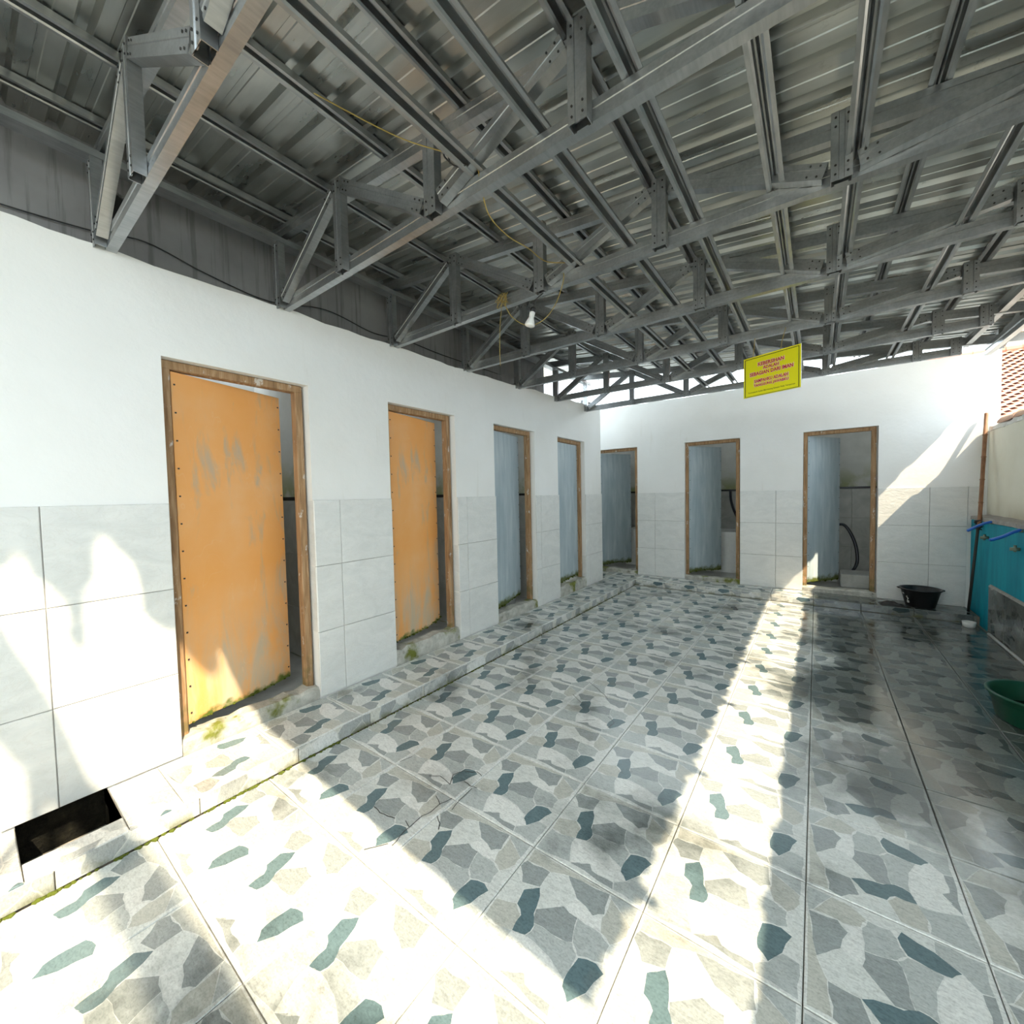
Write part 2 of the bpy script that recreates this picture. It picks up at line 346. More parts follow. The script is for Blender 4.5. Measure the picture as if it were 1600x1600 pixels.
PRINT = [
    ('dark', [(0.15, 0.62), (0.25, 0.71), (0.29, 0.65), (0.33, 0.50), (0.38, 0.42), (0.36, 0.33), (0.26, 0.30), (0.25, 0.43), (0.17, 0.49)]),
    ('dark', [(0.73, 0.25), (0.75, 0.43), (0.87, 0.47), (0.94, 0.44), (0.89, 0.27), (0.81, 0.15), (0.74, 0.21)]),
    ('grey', [(0.32, 0.54), (0.49, 0.69), (0.62, 0.67), (0.67, 0.49), (0.59, 0.46), (0.36, 0.44)]),
    ('light', [(0.62, 0.67), (0.81, 0.67), (0.90, 0.63), (0.91, 0.50), (0.74, 0.43), (0.67, 0.49)]),
    ('pale', [(0.25, 0.88), (0.39, 0.94), (0.54, 0.80), (0.49, 0.69), (0.32, 0.54), (0.29, 0.65), (0.25, 0.71)]),
    ('grey', [(0.39, 0.94), (0.75, 0.99), (0.78, 0.81), (0.71, 0.75), (0.54, 0.80)]),
    ('white', [(0.49, 0.69), (0.54, 0.80), (0.71, 0.75), (0.77, 0.78), (0.81, 0.67), (0.62, 0.67)]),
    ('beige', [(0.78, 0.81), (0.77, 0.96), (0.98, 0.84), (0.98, 0.76), (0.90, 0.63), (0.81, 0.67), (0.77, 0.78)]),
    ('grey', [(0.00, 0.78), (0.02, 0.86), (0.25, 0.88), (0.25, 0.71), (0.10, 0.66)]),
    ('pale', [(0.00, 0.73), (0.10, 0.66), (0.25, 0.71), (0.15, 0.62), (0.17, 0.49), (0.01, 0.43)]),
    ('beige', [(0.01, 0.43), (0.17, 0.49), (0.25, 0.43), (0.26, 0.30), (0.13, 0.26), (0.02, 0.27)]),
    ('light', [(0.01, 0.00), (0.02, 0.27), (0.13, 0.26), (0.26, 0.30), (0.27, 0.20), (0.34, 0.04)]),
    ('white', [(0.27, 0.20), (0.26, 0.30), (0.36, 0.33), (0.58, 0.31), (0.73, 0.25), (0.74, 0.21), (0.81, 0.15), (0.73, 0.08), (0.53, 0.08), (0.49, 0.13), (0.34, 0.04)]),
    ('light', [(0.36, 0.33), (0.38, 0.42), (0.36, 0.44), (0.59, 0.46), (0.67, 0.49), (0.74, 0.43), (0.73, 0.25), (0.58, 0.31)]),
    ('grey', [(0.34, 0.04), (0.49, 0.13), (0.53, 0.08), (0.73, 0.08), (0.75, 0.02)]),
    ('light', [(0.73, 0.08), (0.81, 0.15), (0.89, 0.27), (0.99, 0.26), (0.99, 0.01), (0.75, 0.02)]),
    ('pale', [(0.94, 0.44), (0.91, 0.50), (0.90, 0.63), (0.98, 0.76), (0.99, 0.26), (0.89, 0.27)]),
    ('beige', [(0.02, 0.86), (0.01, 0.99), (0.75, 0.99), (0.39, 0.94), (0.25, 0.88)]),
    ('light', [(0.75, 0.99), (0.98, 1.00), (0.98, 0.84), (0.77, 0.96)]),
]
PRINT_MESH = {}
def print_tile(parent, x0, x1, y0, y1, zb, turn=0, t=.012):
    """floor tile whose glaze carries the printed flagstones; every stone is its own outlined field"""
    w, h = round(x1-x0, 3), round(y1-y0, 3); key = (w, h, turn); me = PRINT_MESH.get(key)
    if me is None:
        g = .0015; e = .0025; a, b = w/2-g, h/2-g; tb = t-.0004; rr = random.Random(5)
        V = [(-a, -b, 0), (a, -b, 0), (a, b, 0), (-a, b, 0), (-a, -b, tb-e), (a, -b, tb-e), (a, b, tb-e), (-a, b, tb-e), (-a+e, -b+e, tb), (a-e, -b+e, tb), (a-e, b-e, tb), (-a+e, b-e, tb)]
        Fc = [(4, 5, 9, 8), (5, 6, 10, 9), (6, 7, 11, 10), (7, 4, 8, 11), (8, 9, 10, 11), (0, 1, 5, 4), (1, 2, 6, 5), (2, 3, 7, 6), (3, 0, 4, 7)]; M = [0]*9
        names = ['line', 'dark', 'grey', 'light', 'pale', 'beige', 'white']
        for c, poly in PRINT:
            P = []
            for (u, v) in poly:
                if turn == 1: u, v = 1-v, u
                elif turn == 2: u, v = 1-u, 1-v
                P.append(Vector(((u-.5)*2*(a-e), (v-.5)*2*(b-e))))
            Q = []
            for k in range(len(P)):
                p, q = P[k], P[(k+1) % len(P)]; Q.append(p); d = q-p
                if d.length > .03:
                    n = Vector((-d.y, d.x)).normalized()
                    for f in ((.33, .66) if d.length > .07 else (.5,)): Q.append(p+d*f+n*rr.uniform(-.004, .004))
            cen = sum(Q, Vector((0, 0)))/len(Q)
            Q = [p+(cen-p).normalized()*.0016 for p in Q]
            if sum(Q[k].x*Q[(k+1) % len(Q)].y-Q[(k+1) % len(Q)].x*Q[k].y for k in range(len(Q))) < 0: Q.reverse()
            Q = [Vector((max(-a+e, min(a-e, p.x)), max(-b+e, min(b-e, p.y)))) for p in Q]
            k0 = len(V); V += [(p.x, p.y, t) for p in Q]; Fc.append(tuple(range(k0, k0+len(Q)))); M.append(names.index(c))
        me = bpy.data.meshes.new('tile'); me.from_pydata(V, [], Fc)
        for n in names: me.materials.append(MATS['stone_'+n])
        for p, m in zip(me.polygons, M): p.material_index = m
        me.update(); PRINT_MESH[key] = me
    return link('tile', me, parent, ((x0+x1)/2, (y0+y1)/2, zb))
def panel(parent, facing, base, us, vs, mat, t=.012, jig=.0015):
    for i in range(len(us)-1):
        for j in range(len(vs)-1):
            u, v = (us[i]+us[i+1])/2, (vs[j]+vs[j+1])/2; w, h = us[i+1]-us[i], vs[j+1]-vs[j]
            d = random.uniform(-jig, jig)
            c = {'U': (u, v, base+d), 'L': (base+d, u, v), 'F': (u, base-d, v), 'R': (base-d, u, v), 'B': (u, base+d, v)}[facing]
            tile(parent, facing, c, w, h, mat, t)
def bed(parent, facing, base, u0, u1, v0, v1):
    """grey joint mortar behind a field of tiles"""
    g = G()
    if facing == 'L': g.box(base-.001, base+.006, u0+.002, u1-.002, v0+.001, v1-.002)
    else: g.box(u0+.002, u1-.002, base-.006, base+.001, v0+.001, v1-.002)
    g.put('joint_mortar', 'mortar', parent)
def frange(a, b, s):
    out = [a]
    while out[-1] < b-1e-6: out.append(min(out[-1]+s, b))
    return out

# ------------------------------------------------------------------ floor, platform
FLOOR_Z = -.08
X_STEP, Y_STEP = .378, .235
Y_BACK = -7.4
RIGHT_X = 3.60
floor = tag(G().box(X_STEP-.02, 3.75, Y_BACK, Y_STEP+.02, -.2, FLOOR_Z-.013).put('floor', 'grout'), kind='structure')
fx = [X_STEP+.002]+[.78+.4*k for k in range(7)]+[RIGHT_X]
fy = [-7.34+.4*k for k in range(19)]
fy = [y for y in fy if y < Y_STEP-.05]+[Y_STEP-.002]
for i, (a, b) in enumerate(zip(fx, fx[1:])):
    for c, d in zip(fy, fy[1:]): print_tile(floor, a, b, c, d, FLOOR_Z-.012+random.uniform(-.0005, .0005), 0 if i < 5 else 1)
CRACKS = [
    [(1.151, -4.439), (1.139, -4.393), (1.136, -4.343), (1.132, -4.279), (1.146, -4.244), (1.144, -4.192), (1.163, -4.140)],
    [(1.133, -4.346), (1.098, -4.334)],
    [(0.930, -4.362), (0.979, -4.368), (1.021, -4.360), (1.053, -4.350)],
    [(1.182, -4.244), (1.221, -4.265), (1.238, -4.289)],
    [(0.975, -4.101), (1.017, -4.072), (1.096, -4.086), (1.062, -4.033), (1.084, -3.983), (1.122, -3.969), (1.139, -3.954), (1.179, -3.964)],
    [(1.134, -4.036), (1.175, -4.041), (1.210, -4.034)],
    [(0.783, -4.114), (0.801, -4.055)],
    [(1.096, -4.170), (1.148, -4.196)],
    [(1.209, -4.187), (1.197, -4.128), (1.192, -4.047)],
    [(1.131, -4.442), (1.106, -4.476), (1.081, -4.509)],
    [(1.157, -2.823), (1.242, -2.878), (1.326, -2.940), (1.363, -2.976)],
    [(1.153, -3.044), (1.242, -3.107), (1.283, -3.102)],
    [(1.445, -3.167), (1.501, -3.208), (1.491, -3.273)],
    [(1.344, -3.287), (1.400, -3.239)],
]
g = G()
for poly in CRACKS:
    for (ax_, ay_), (bx_, by_) in zip(poly, poly[1:]):
        d = Vector((bx_-ax_, by_-ay_)); n = Vector((-d.y, d.x)).normalized()*.0016; k = len(g.v)
        mid = Vector(((ax_+bx_)/2, (ay_+by_)/2))+n*random.uniform(-2, 2)
        for p in (Vector((ax_, ay_)), mid, Vector((bx_, by_))): g.v += [(p.x-n.x, p.y-n.y, FLOOR_Z+.0012), (p.x+n.x, p.y+n.y, FLOOR_Z+.0012)]
        g.f += [(k, k+1, k+3, k+2), (k+2, k+3, k+5, k+4)]
tag(g.put('cracks', 'screw_dark', floor), kind='stuff')
# raised platform along the two cubicle rows, with a square drain pit near the camera
HX0, HX1, HY0, HY1 = .003, .268, -5.264, -5.012
g = G()
g.box(-.02, X_STEP-.012, Y_BACK, HY0, -.2, -.012); g.box(-.02, X_STEP-.012, HY1, .62, -.2, -.012)
g.box(HX1, X_STEP-.012, HY0, HY1, -.2, -.012)
g.box(X_STEP-.012, 3.62, Y_STEP+.012, .62, -.2, -.012); g.box(-.5, -.02, 0.0, .62, -.2, -.012)
platform = tag(g.put('floor_platform', 'grout'), kind='structure')
py = [-7.34+.4*k for k in range(20)]
def ptile(x0, x1, y0, y1):
    if min(x1-x0, y1-y0) > .24: print_tile(platform, x0, x1, y0, y1, -.012, 2)
    else: tile(platform, 'U', ((x0+x1)/2, (y0+y1)/2, -.012), x1-x0, y1-y0, 'stone_print')
pj = [y for y in py if y < HY0-.05]+[HY0]
for a, b in zip(pj, pj[1:]): ptile(0, X_STEP, a, b)
ptile(HX1, X_STEP, HY0, HY1)
pj = [HY1]+[-4.85+.4*k for k in range(13)]
pj = [y for y in pj if y < Y_STEP-.05]+[Y_STEP]
for a, b in zip(pj, pj[1:]): ptile(0, X_STEP, a, b)
pxs = frange(X_STEP-.4, 3.60, .4)
for a, b in zip(pxs, pxs[1:]): ptile(a, b, Y_STEP, .60)
ptile(-.42, X_STEP-.4, 0.01, .60)
# risers
ry = frange(-7.2, Y_STEP-.002, .4)
for a, b in zip(ry, ry[1:]): tile(platform, 'L', (X_STEP-.012, (a+b)/2, FLOOR_Z/2-.001), b-a, .076, 'stone_print_riser', name='riser_tile')
rx = frange(X_STEP+.002, 3.60, .4)
for a, b in zip(rx, rx[1:]): tile(platform, 'F', ((a+b)/2, Y_STEP+.012, FLOOR_Z/2-.001), b-a, .076, 'stone_print_riser', name='riser_tile')
# drain pit
g = G(); d = -.34
g.box(-.16, HX1, HY0, HY1, d-.04, d)
g.box(-.115, -.10, HY0, HY1, d, -.001); g.box(HX1, HX1+.02, HY0, HY1, d, -.016)
g.box(-.18, HX1+.02, HY0-.02, HY0, d, -.016); g.box(-.18, HX1+.02, HY1, HY1+.02, d, -.016)
g.put('drain_pit', 'pit_earth', platform)
g = G(); rr = random.Random(3)
for k in range(46):
    x, y = rr.uniform(-.06, HX1-.03), rr.uniform(HY0+.03, HY1-.03); s = rr.uniform(.012, .035)
    g.cbox(x-s, x+s, y-s*.7, y+s*.7, d, d+s*rr.uniform(.8, 2.2), s*.3)
tag(g.put('pit_rubble', 'pit_earth', platform), kind='stuff')
# yard around
tag(G().box(-30, 40, -40, 50, -.4, -.205).put('floor_ground', 'yard'), kind='structure')

# ------------------------------------------------------------------ walls
T_W = .12
DOORS_L = [(-5.975, -5.30), (-4.755, -4.08), (-3.518, -2.86), (-2.348, -1.666), (-1.18, -.494)]
DOORS_F = [(-.37, .286), (.942, 1.614), (2.269, 2.933)]
HEAD = 1.875
TILE_TOP = 1.2
def top_left(y):
    t = max(0, min(1, (y+2.5)/2.5)); return 2.278+.10*t
def ragged(u, seed):
    r = math.sin(u*7.3+seed)*.004+math.sin(u*23.1+seed*2)*.003+math.sin(u*61+seed)*.0025
    return r
def wall_mesh(u0, u1, openings, ztop, seed, mk):
    cuts = sorted(set([u0, u1]+[e for o in openings for e in o]+[HY0, HY1]*(seed == 1.0)+[round(u0+.08*k, 3) for k in range(int((u1-u0)/.08)+1)]))
    cuts = [c for c in cuts if u0 <= c <= u1]; g = G()
    for a, b in zip(cuts, cuts[1:]):
        if b-a < 1e-4: continue
        z0 = -.1
        for o in openings:
            if a >= o[0]-1e-5 and b <= o[1]+1e-5: z0 = HEAD
        if seed == 1.0 and a >= HY0-1e-5 and b <= HY1+1e-5: z0 = .0
        za, zb = ztop(a)+ragged(a, seed), ztop(b)+ragged(b, seed)
        v = []
        for (u, zt) in ((a, za), (b, zb)):
            for d in (0, 1): v += [mk(u, d, z0), mk(u, d, zt)]
        # order: a0b,a0t,a1b,a1t,b0b,b0t,b1b,b1t
        g.add(v, [(0, 4, 5, 1), (2, 3, 7, 6), (1, 5, 7, 3), (0, 2, 6, 4), (0, 1, 3, 2), (4, 6, 7, 5)])
    return g
wl_ = tag(wall_mesh(-7.4, 0.0, DOORS_L, top_left, 1.0, lambda u, d, z: (-.012 - d*(T_W-.012), u, z)).put('wall_left', 'plaster'), kind='structure')
wf_ = tag(wall_mesh(-1.5, 3.80, DOORS_F, lambda x: 2.492, 4.0, lambda u, d, z: (u, .611+d*(T_W-.012), z)).put('wall_far', 'plaster'), kind='structure')
rows = [0.002, .4, .8, TILE_TOP]
for us in ([-5.30, -5.151, -4.755], [-4.08, -3.912, -3.518], [-2.86, -2.745, -2.348], [-1.666, -1.575, -1.18], [-.494, -.396, 0.0]):
    panel(wl_, 'L', -.012, us, rows, 'wall_tile'); bed(wl_, 'L', -.012, us[0], us[-1], rows[0], rows[-1])
panel(wl_, 'L', -.012, [-7.2, -6.8, -6.4, -5.975], rows, 'wall_tile')
for us in ([.286, .54, .942], [1.614, 2.0, 2.269], [2.933, 3.332, 3.60]):
    panel(wf_, 'F', .611, us, rows, 'wall_tile'); bed(wf_, 'F', .611, us[0], us[-1], rows[0], rows[-1])
panel(wf_, 'F', .611, [3.60, 3.715], [.8, TILE_TOP], 'wall_tile')
# reveal tiles on the far jamb of every opening
for a, b in DOORS_L:
    panel(wl_, 'F', b+.010, [-.075, -.001], rows, 'wall_tile', t=.010)
for a, b in DOORS_F:
    panel(wf_, 'L', a-.010, [.60, .655], rows, 'wall_tile', t=.010)
# mortar lump and pipe stub at the far end of the left wall top
G().cbox(-.10, -.02, -.34, -.22, 2.36, 2.42, .008).put('mortar_block', 'mortar', wl_)
G().tube([(-.06, -.42, 2.36), (-.06, -.42, 2.425)], .035, 10).put('pipe_stub', 'dull_steel', wl_)
# grey boundary wall behind the left row, above the cubicles
tag(G().box(-.32, -.2, -7.4, -1.15, 2.30, 2.86).put('wall_back', 'grey_render'), kind='structure')

tag(G().box(-1.5, 9, -10.2, -10.0, -.3, 1.5).put('wall_sky_block', 'cream_wall'), kind='structure')  # unseen wall, added behind the camera to limit sky light
sh = tag(empty('sky_blocker', (3.7, -8.2, -.2)), 'added shelter roof in the yard behind the viewer', 'blocker')  # added out of view to block sky light on the near left side
G().box(-1.5, 9.0, -9.9, -6.5, 3.0, 3.06).put('roof', 'cream_wall', sh)
for x in (-1.3, 3.9, 8.8):
    for y in (-9.7, -6.75): G().cbox(x-.06, x+.06, y-.06, y+.06, -.205, 3.0, .01).put('post', 'dull_steel', sh)

# ------------------------------------------------------------------ cubicle interiors
g = G()
CB = -1.32
g.box(CB-.1, CB, -7.4, .62, -.2, 2.30)
for y in (-6.15, -5.03, -3.80, -2.60, -1.42): g.box(CB, -T_W, y-.05, y+.05, -.2, 2.30)
g.box(CB, -T_W, -.12, -.002, -.2, 2.30)
tag(g.put('wall_cubicles_left', 'plaster_damp'), kind='structure')
wcl = bpy.data.objects['wall_cubicles_left']
tag(G().box(CB, -T_W, -7.4, -.0, -.2, .02).put('floor_cubicles_left', 'cubicle_tile'), kind='structure')
tag(G().box(CB+.16, -.32, -7.4, -1.47, 2.30, 2.36).put('ceiling_cubicles_left', 'plaster_damp'), kind='structure')
xs = [CB+.012, -.92, -.52, -T_W]
for y in (-5.08, -3.85, -2.65, -1.47, -.12):
    panel(wcl, 'F', y, xs, [.03, .4, .8, 1.2], 'cubicle_tile')
    G().box(CB, -T_W, y-.014, y, 1.2, 1.225).put('edge_trim', 'black_plastic', wcl)
g = G()
FB = 2.0
g.box(-1.5, 3.8, FB, FB+.1, -.2, 2.45)
for x in (-.75, .62, 1.94, 3.75): g.box(x-.05, x+.05, .73, FB, -.2, 2.45)
tag(g.put('wall_cubicles_far', 'plaster_damp'), kind='structure'); wcf = bpy.data.objects['wall_cubicles_far']
tag(G().box(-1.5, 3.8, .60+.12, FB, -.2, .0).put('floor_cubicles_far', 'cubicle_tile'), kind='structure')
tag(G().box(-1.5, 3.8, .74, FB-.14, 2.45, 2.50).put('ceiling_cubicles_far', 'plaster_damp'), kind='structure')
for us in ([-.70, -.3, .1, .57], [.67, 1.07, 1.47, 1.89], [1.99, 2.39, 2.79, 3.19, 3.70]):
    panel(wcf, 'F', FB, us, [.01, .4, .8, 1.2], 'cubicle_tile')
    G().box(us[0], us[-1], FB-.016, FB, 1.2, 1.228).put('edge_trim', 'black_plastic', wcf)
# tiled water basins and squat-toilet steps
def basin(x0, x1, y0, y1, h, label):
    e = tag(empty('water_basin', ((x0+x1)/2, (y0+y1)/2, 0)), label, 'basin')
    w = .06
    G().box(x0, x1, y0, y0+w, .0, h).put('front_panel', 'white_plastic', e); G().box(x0, x1, y1-w, y1, .0, h).put('rear_panel', 'white_plastic', e)
    G().box(x0, x0+w, y0+w, y1-w, .0, h).put('side_panel', 'white_plastic', e); G().box(x1-w, x1, y0+w, y1-w, .0, h).put('side_panel', 'white_plastic', e)
    G().box(x0+w, x1-w, y0+w, y1-w, h-.16, h-.12).put('water', 'water', e)
    return e
basin(2.02, 2.62, 1.38, 1.975, .60, 'white water basin inside the cubicle with the part-lit blue door')
basin(1.05, 1.87, 1.38, 1.975, .60, 'white water basin inside the middle cubicle of the far wall')
basin(-.2, .55, 1.38, 1.975, .60, 'white water basin inside the corner cubicle')
def hose(name, pts, r, mat, label, cat='hose'):
    o = G().tube(smooth_path(pts), r, 8).put(name, mat, smooth=True); return tag(o, label, cat)
hose('water_hose', [(2.56, 1.60, .50), (2.60, 1.55, .70), (2.70, 1.52, .72), (2.80, 1.50, .50), (2.82, 1.47, .25), (2.74, 1.42, .10), (2.66, 1.36, .02)], .018, 'black_hose', 'dark blue hose arching out of the basin behind the part-lit door')
hose('water_hose', [(1.30, 1.96, 1.20), (1.315, 1.93, 1.05), (1.37, 1.88, .88), (1.46, 1.80, .72), (1.56, 1.72, .60), (1.62, 1.68, .56)], .018, 'black_hose', 'black hose hanging on the tiles of the middle far cubicle')
st = tag(G().cbox(2.64, 3.6, 1.05, 1.45, 0, .16, .01).put('toilet_step', 'cubicle_tile'), 'tiled toilet step inside the cubicle with the part-lit door', 'step')
# white tub glimpsed in the third left cubicle
bk = tag(empty('white_pail', (-.30, -1.83, .02)), 'white pail standing behind the nearer pale blue door', 'pail')
G().lathe([(.0, 0), (.09, 0), (.115, .26), (.122, .262), (.122, .275), (.110, .275), (.085, .012), (0, .012)], -.30, -1.83, .02, 24).put('body', 'white_plastic', bk, True)
G().tube(smooth_path([(-.30, -1.95, .27), (-.20, -1.93, .20), (-.17, -1.83, .17), (-.20, -1.73, .20), (-.30, -1.71, .27)]), .004, 5).put('handle', 'dull_steel', bk, True)

# ------------------------------------------------------------------ doors
def door(idx, axis, a, b, angle, mat, leaf_w=.59, sill_h=.08, lift=.0):
    """axis 'L': opening in the left wall between y=a..b; 'F': in the far wall between x=a..b"""
    e = tag(empty('door_%d' % idx, (-.09, (a+b)/2, 0) if axis == 'L' else ((a+b)/2, .69, 0)), kind='structure')
    J, R, D = .042, .06, .055      # jamb width, recess of its face, depth
    def bx(u0, u1, d0, d1, z0, z1, name, m, ch=.004):
        if axis == 'L': o = G().cbox(-d1, -d0, u0, u1, z0, z1, ch)
        else: o = G().cbox(u0, u1, .60+d0, .60+d1, z0, z1, ch)
        return o.put(name, m, e)
    bx(a+.002, a+J, R, R+D, sill_h-.02, HEAD-J+.004, 'jamb', 'frame_wood'); bx(b-J-.012, b-.012, R, R+D, sill_h-.02, HEAD-J+.004, 'jamb', 'frame_wood')
    bx(a+.002, b-.012, R, R+D, HEAD-J, HEAD-.001, 'head', 'frame_wood')
    # lumpy worn sill
    g = G(); n = 12; rr = random.Random(idx); ring = []
    for k in range(n+1):
        u = a+.002+(b-a-.004)*k/n; h = sill_h*(1+rr.uniform(-.14, .10)); d0 = .004+rr.uniform(0, .012)
        prof = [(d0, -.02), (d0+.002, h*.75), (d0+.016, h), (.11, h*1.02), (.125, h*.9), (.125, -.02)]
        ring.append([(-p[0], u, p[1]) if axis == 'L' else (u, .60+p[0], p[1]) for p in prof])
    v = [p for r in ring for p in r]; m = 6; f = []
    for k in range(n):
        for i in range(m): j = (i+1) % m; f.append((k*m+i, k*m+j, k*m+m+j, k*m+m+i))
    f += [tuple(range(m-1, -1, -1)), tuple(n*m+i for i in range(m))]
    g.add(v, f).put('sill', 'sill_concrete', e)
    # leaf, hinged on the jamb nearest a, opening inwards
    hinge = Vector((-(R+.012), a+J+.004, sill_h+.03)) if axis == 'L' else Vector((a+J+.004, .60+R+.012, sill_h+.03))
    H = HEAD-J-.006-hinge.z; W = b-a-2*J-.022 if leaf_w is None else leaf_w; t = .03
    lg = G(); nu, nz = 10, 14; rr = random.Random(idx*5+1)
    dent = [(rr.uniform(.1, .9)*W, rr.uniform(.1, .9)*H, rr.uniform(.08, .2), rr.uniform(-.004, .004)) for _ in range(9)]
    def dz(u, z): return sum(d[3]*math.exp(-((u-d[0])**2+(z-d[1])**2)/d[2]**2) for d in dent)
    def low(u): return .0+.018*math.sin(u*9+idx)*.5+(.012 if idx in (2, 3) else 0)*u/W
    V = []
    for side in (0, 1):
        for i in range(nu+1):
            for k in range(nz+1):
                u = W*i/nu; z0 = low(u); z = z0+(H-z0)*k/nz
                off = (dz(u, z) if 0 < i < nu and 0 < k < nz else 0)
                V.append((u, -off if side == 0 else t, z))
    F = []; q = nz+1; S = (nu+1)*q
    for i in range(nu):
        for k in range(nz):
            F.append((i*q+k, (i+1)*q+k, (i+1)*q+k+1, i*q+k+1)); F.append((S+i*q+k, S+i*q+k+1, S+(i+1)*q+k+1, S+(i+1)*q+k))
    for k in range(nz): F.append((k, k+1, S+k+1, S+k)); F.append((nu*q+k, S+nu*q+k, S+nu*q+k+1, nu*q+k+1))
    for i in range(nu): F.append((i*q, S+i*q, S+(i+1)*q, (i+1)*q)); F.append((i*q+nz, (i+1)*q+nz, S+(i+1)*q+nz, S+i*q+nz))
    me = bpy.data.meshes.new('leaf'); me.from_pydata(V, [], F); me.materials.append(MATS[mat]); me.update()
    leaf = link('leaf', me, e, hinge, math.radians(angle))
    # nail heads down both long edges
    ng = G()
    for k in range(13):
        z = .06+(H-.12)*k/12
        for u in (.014, W-.012): ng.box(u-.0035, u+.0035, -.003, .0, z-.0035, z+.0035)
    nm = bpy.data.meshes.new('nails'); nm.from_pydata(ng.v, [], ng.f); nm.materials.append(MATS['screw_dark'])
    no = bpy.data.objects.new('nails', nm); col.objects.link(no); no.parent = leaf; no['kind'] = 'stuff'
    # moss cushion along the wet lower edge
    mg = G(); rr = random.Random(idx+40)
    for k in range(16 if idx == 1 else 26):
        u = rr.uniform(.0, W); s = rr.uniform(.006, .016); zc = low(u)+rr.uniform(-.004, .012)*(.5+u/W)
        blob(mg, (u, -.004, zc), s, rr)
    mm = bpy.data.meshes.new('moss'); mm.from_pydata(mg.v, [], mg.f); mm.materials.append(MATS['moss'])
    mo = bpy.data.objects.new('moss', mm); col.objects.link(mo); mo.parent = leaf; mo['kind'] = 'stuff'
    return e
def blob(g, c, s, rr):
    k = len(g.v); p = [(1, 0, 0), (-1, 0, 0), (0, 1, 0), (0, -1, 0), (0, 0, 1), (0, 0, -1), (.6, .6, .55), (-.6, .6, .55), (.6, -.6, .55), (-.6, -.6, .55)]
    g.v += [tuple(c[i]+q[i]*s*rr.uniform(.7, 1.2)*(.6 if i == 2 else 1) for i in range(3)) for q in p]
    for f in ((0, 6, 8), (6, 2, 7), (7, 1, 9), (9, 3, 8), (4, 6, 7), (4, 7, 9), (4, 9, 8), (4, 8, 6), (0, 2, 6), (2, 1, 7), (1, 3, 9), (3, 0, 8), (5, 2, 0), (5, 1, 2), (5, 3, 1), (5, 0, 3)):
        g.f.append(tuple(k+i for i in f))
door(1, 'L', *DOORS_L[1], 90+17.3, 'orange_paint', .595, .072)
door(2, 'L', *DOORS_L[2], 90+12.8, 'orange_paint', .575, .105)
door(3, 'L', *DOORS_L[3], 90+11.0, 'blue_paint', .585, .08)
door(4, 'L', *DOORS_L[4], 90+2.5, 'blue_paint', .59, .115)
door(5, 'F', *DOORS_F[0], 58.5, 'blue_paint', .58, .055)
door(6, 'F', *DOORS_F[1], 57.0, 'blue_paint', .58, .055)
door(7, 'F', *DOORS_F[2], 57.4, 'blue_paint', .58, .055)
door(8, 'L', *DOORS_L[0], 90+12, 'orange_paint', .595, .075)
# moss lines where the platform meets the floor and on the wall foot
g = G(); rr = random.Random(11)
for k in range(520):
    y = rr.uniform(-5.6, -.2); s = rr.uniform(.004, .010)*(1.3 if y < -4.2 else .8)
    blob(g, (X_STEP+.003+rr.uniform(-.002, .008), y, FLOOR_Z+.001), s, rr)
tag(g.put('moss_line', 'moss', platform), kind='stuff')

# ------------------------------------------------------------------ roof
def z_top(x): return 2.70-.10*x          # centre line of the top chord
ROOF_DZ = .076                           # chord centre to sheet underside
CH = .060
TRUSS_Y = [-4.92, -4.20, -3.45, -2.70, -1.95, -1.20, -.45]
X_NODE = [0, .615, 1.23, 1.845, 2.46, 3.07]
X_END = 3.335
def channel(g, p, q, y0, h=CH, depth=.034, t=.0025, flip=False):
    """cold-formed channel between two points (x,z) of a vertical plane; web faces the camera at y0"""
    p, q = Vector((p[0], 0, p[1])), Vector((q[0], 0, q[1])); d = (q-p).normalized(); n = Vector((-d.z, 0, d.x))
    a = h/2
    prof = [(-a, 0), (-a*.28, 0), (-a*.18, .005), (a*.18, .005), (a*.28, 0), (a, 0), (a, depth), (a-.011, depth), (a-.011, depth-t), (a-t, depth-t), (a-t, t), (-a+t, t), (-a+t, depth-t), (-a+.011, depth-t), (-a+.011, depth), (-a, depth)]
    m = len(prof); v = []
    for e in (p, q):
        for (s, yy) in prof: w = e+n*s; v.append((w.x, y0+(-yy if flip else yy), w.z))
    f = [(i, (i+1) % m, (i+1) % m+m, i+m) for i in range(m)]
    f += [(0, 1, 2, 3, 4, 5, 10, 11), (5, 6, 9, 10), (6, 7, 8, 9), (0, 11, 12, 15), (12, 13, 14, 15)]
    f += [tuple(x+m for x in q_) for q_ in f[-5:]]
    g.add(v, f); return g
ORD = ['steel roof truss nearest the camera at the top left corner', 'second steel roof truss from the camera, with the weathered web post',
       'third steel roof truss from the camera, holding up the light bulb', 'fourth steel roof truss from the camera, between the bulb and the sign',
       'steel roof truss directly above the yellow sign', 'steel roof truss just behind the yellow sign', 'farthest steel roof truss, close to the far wall']
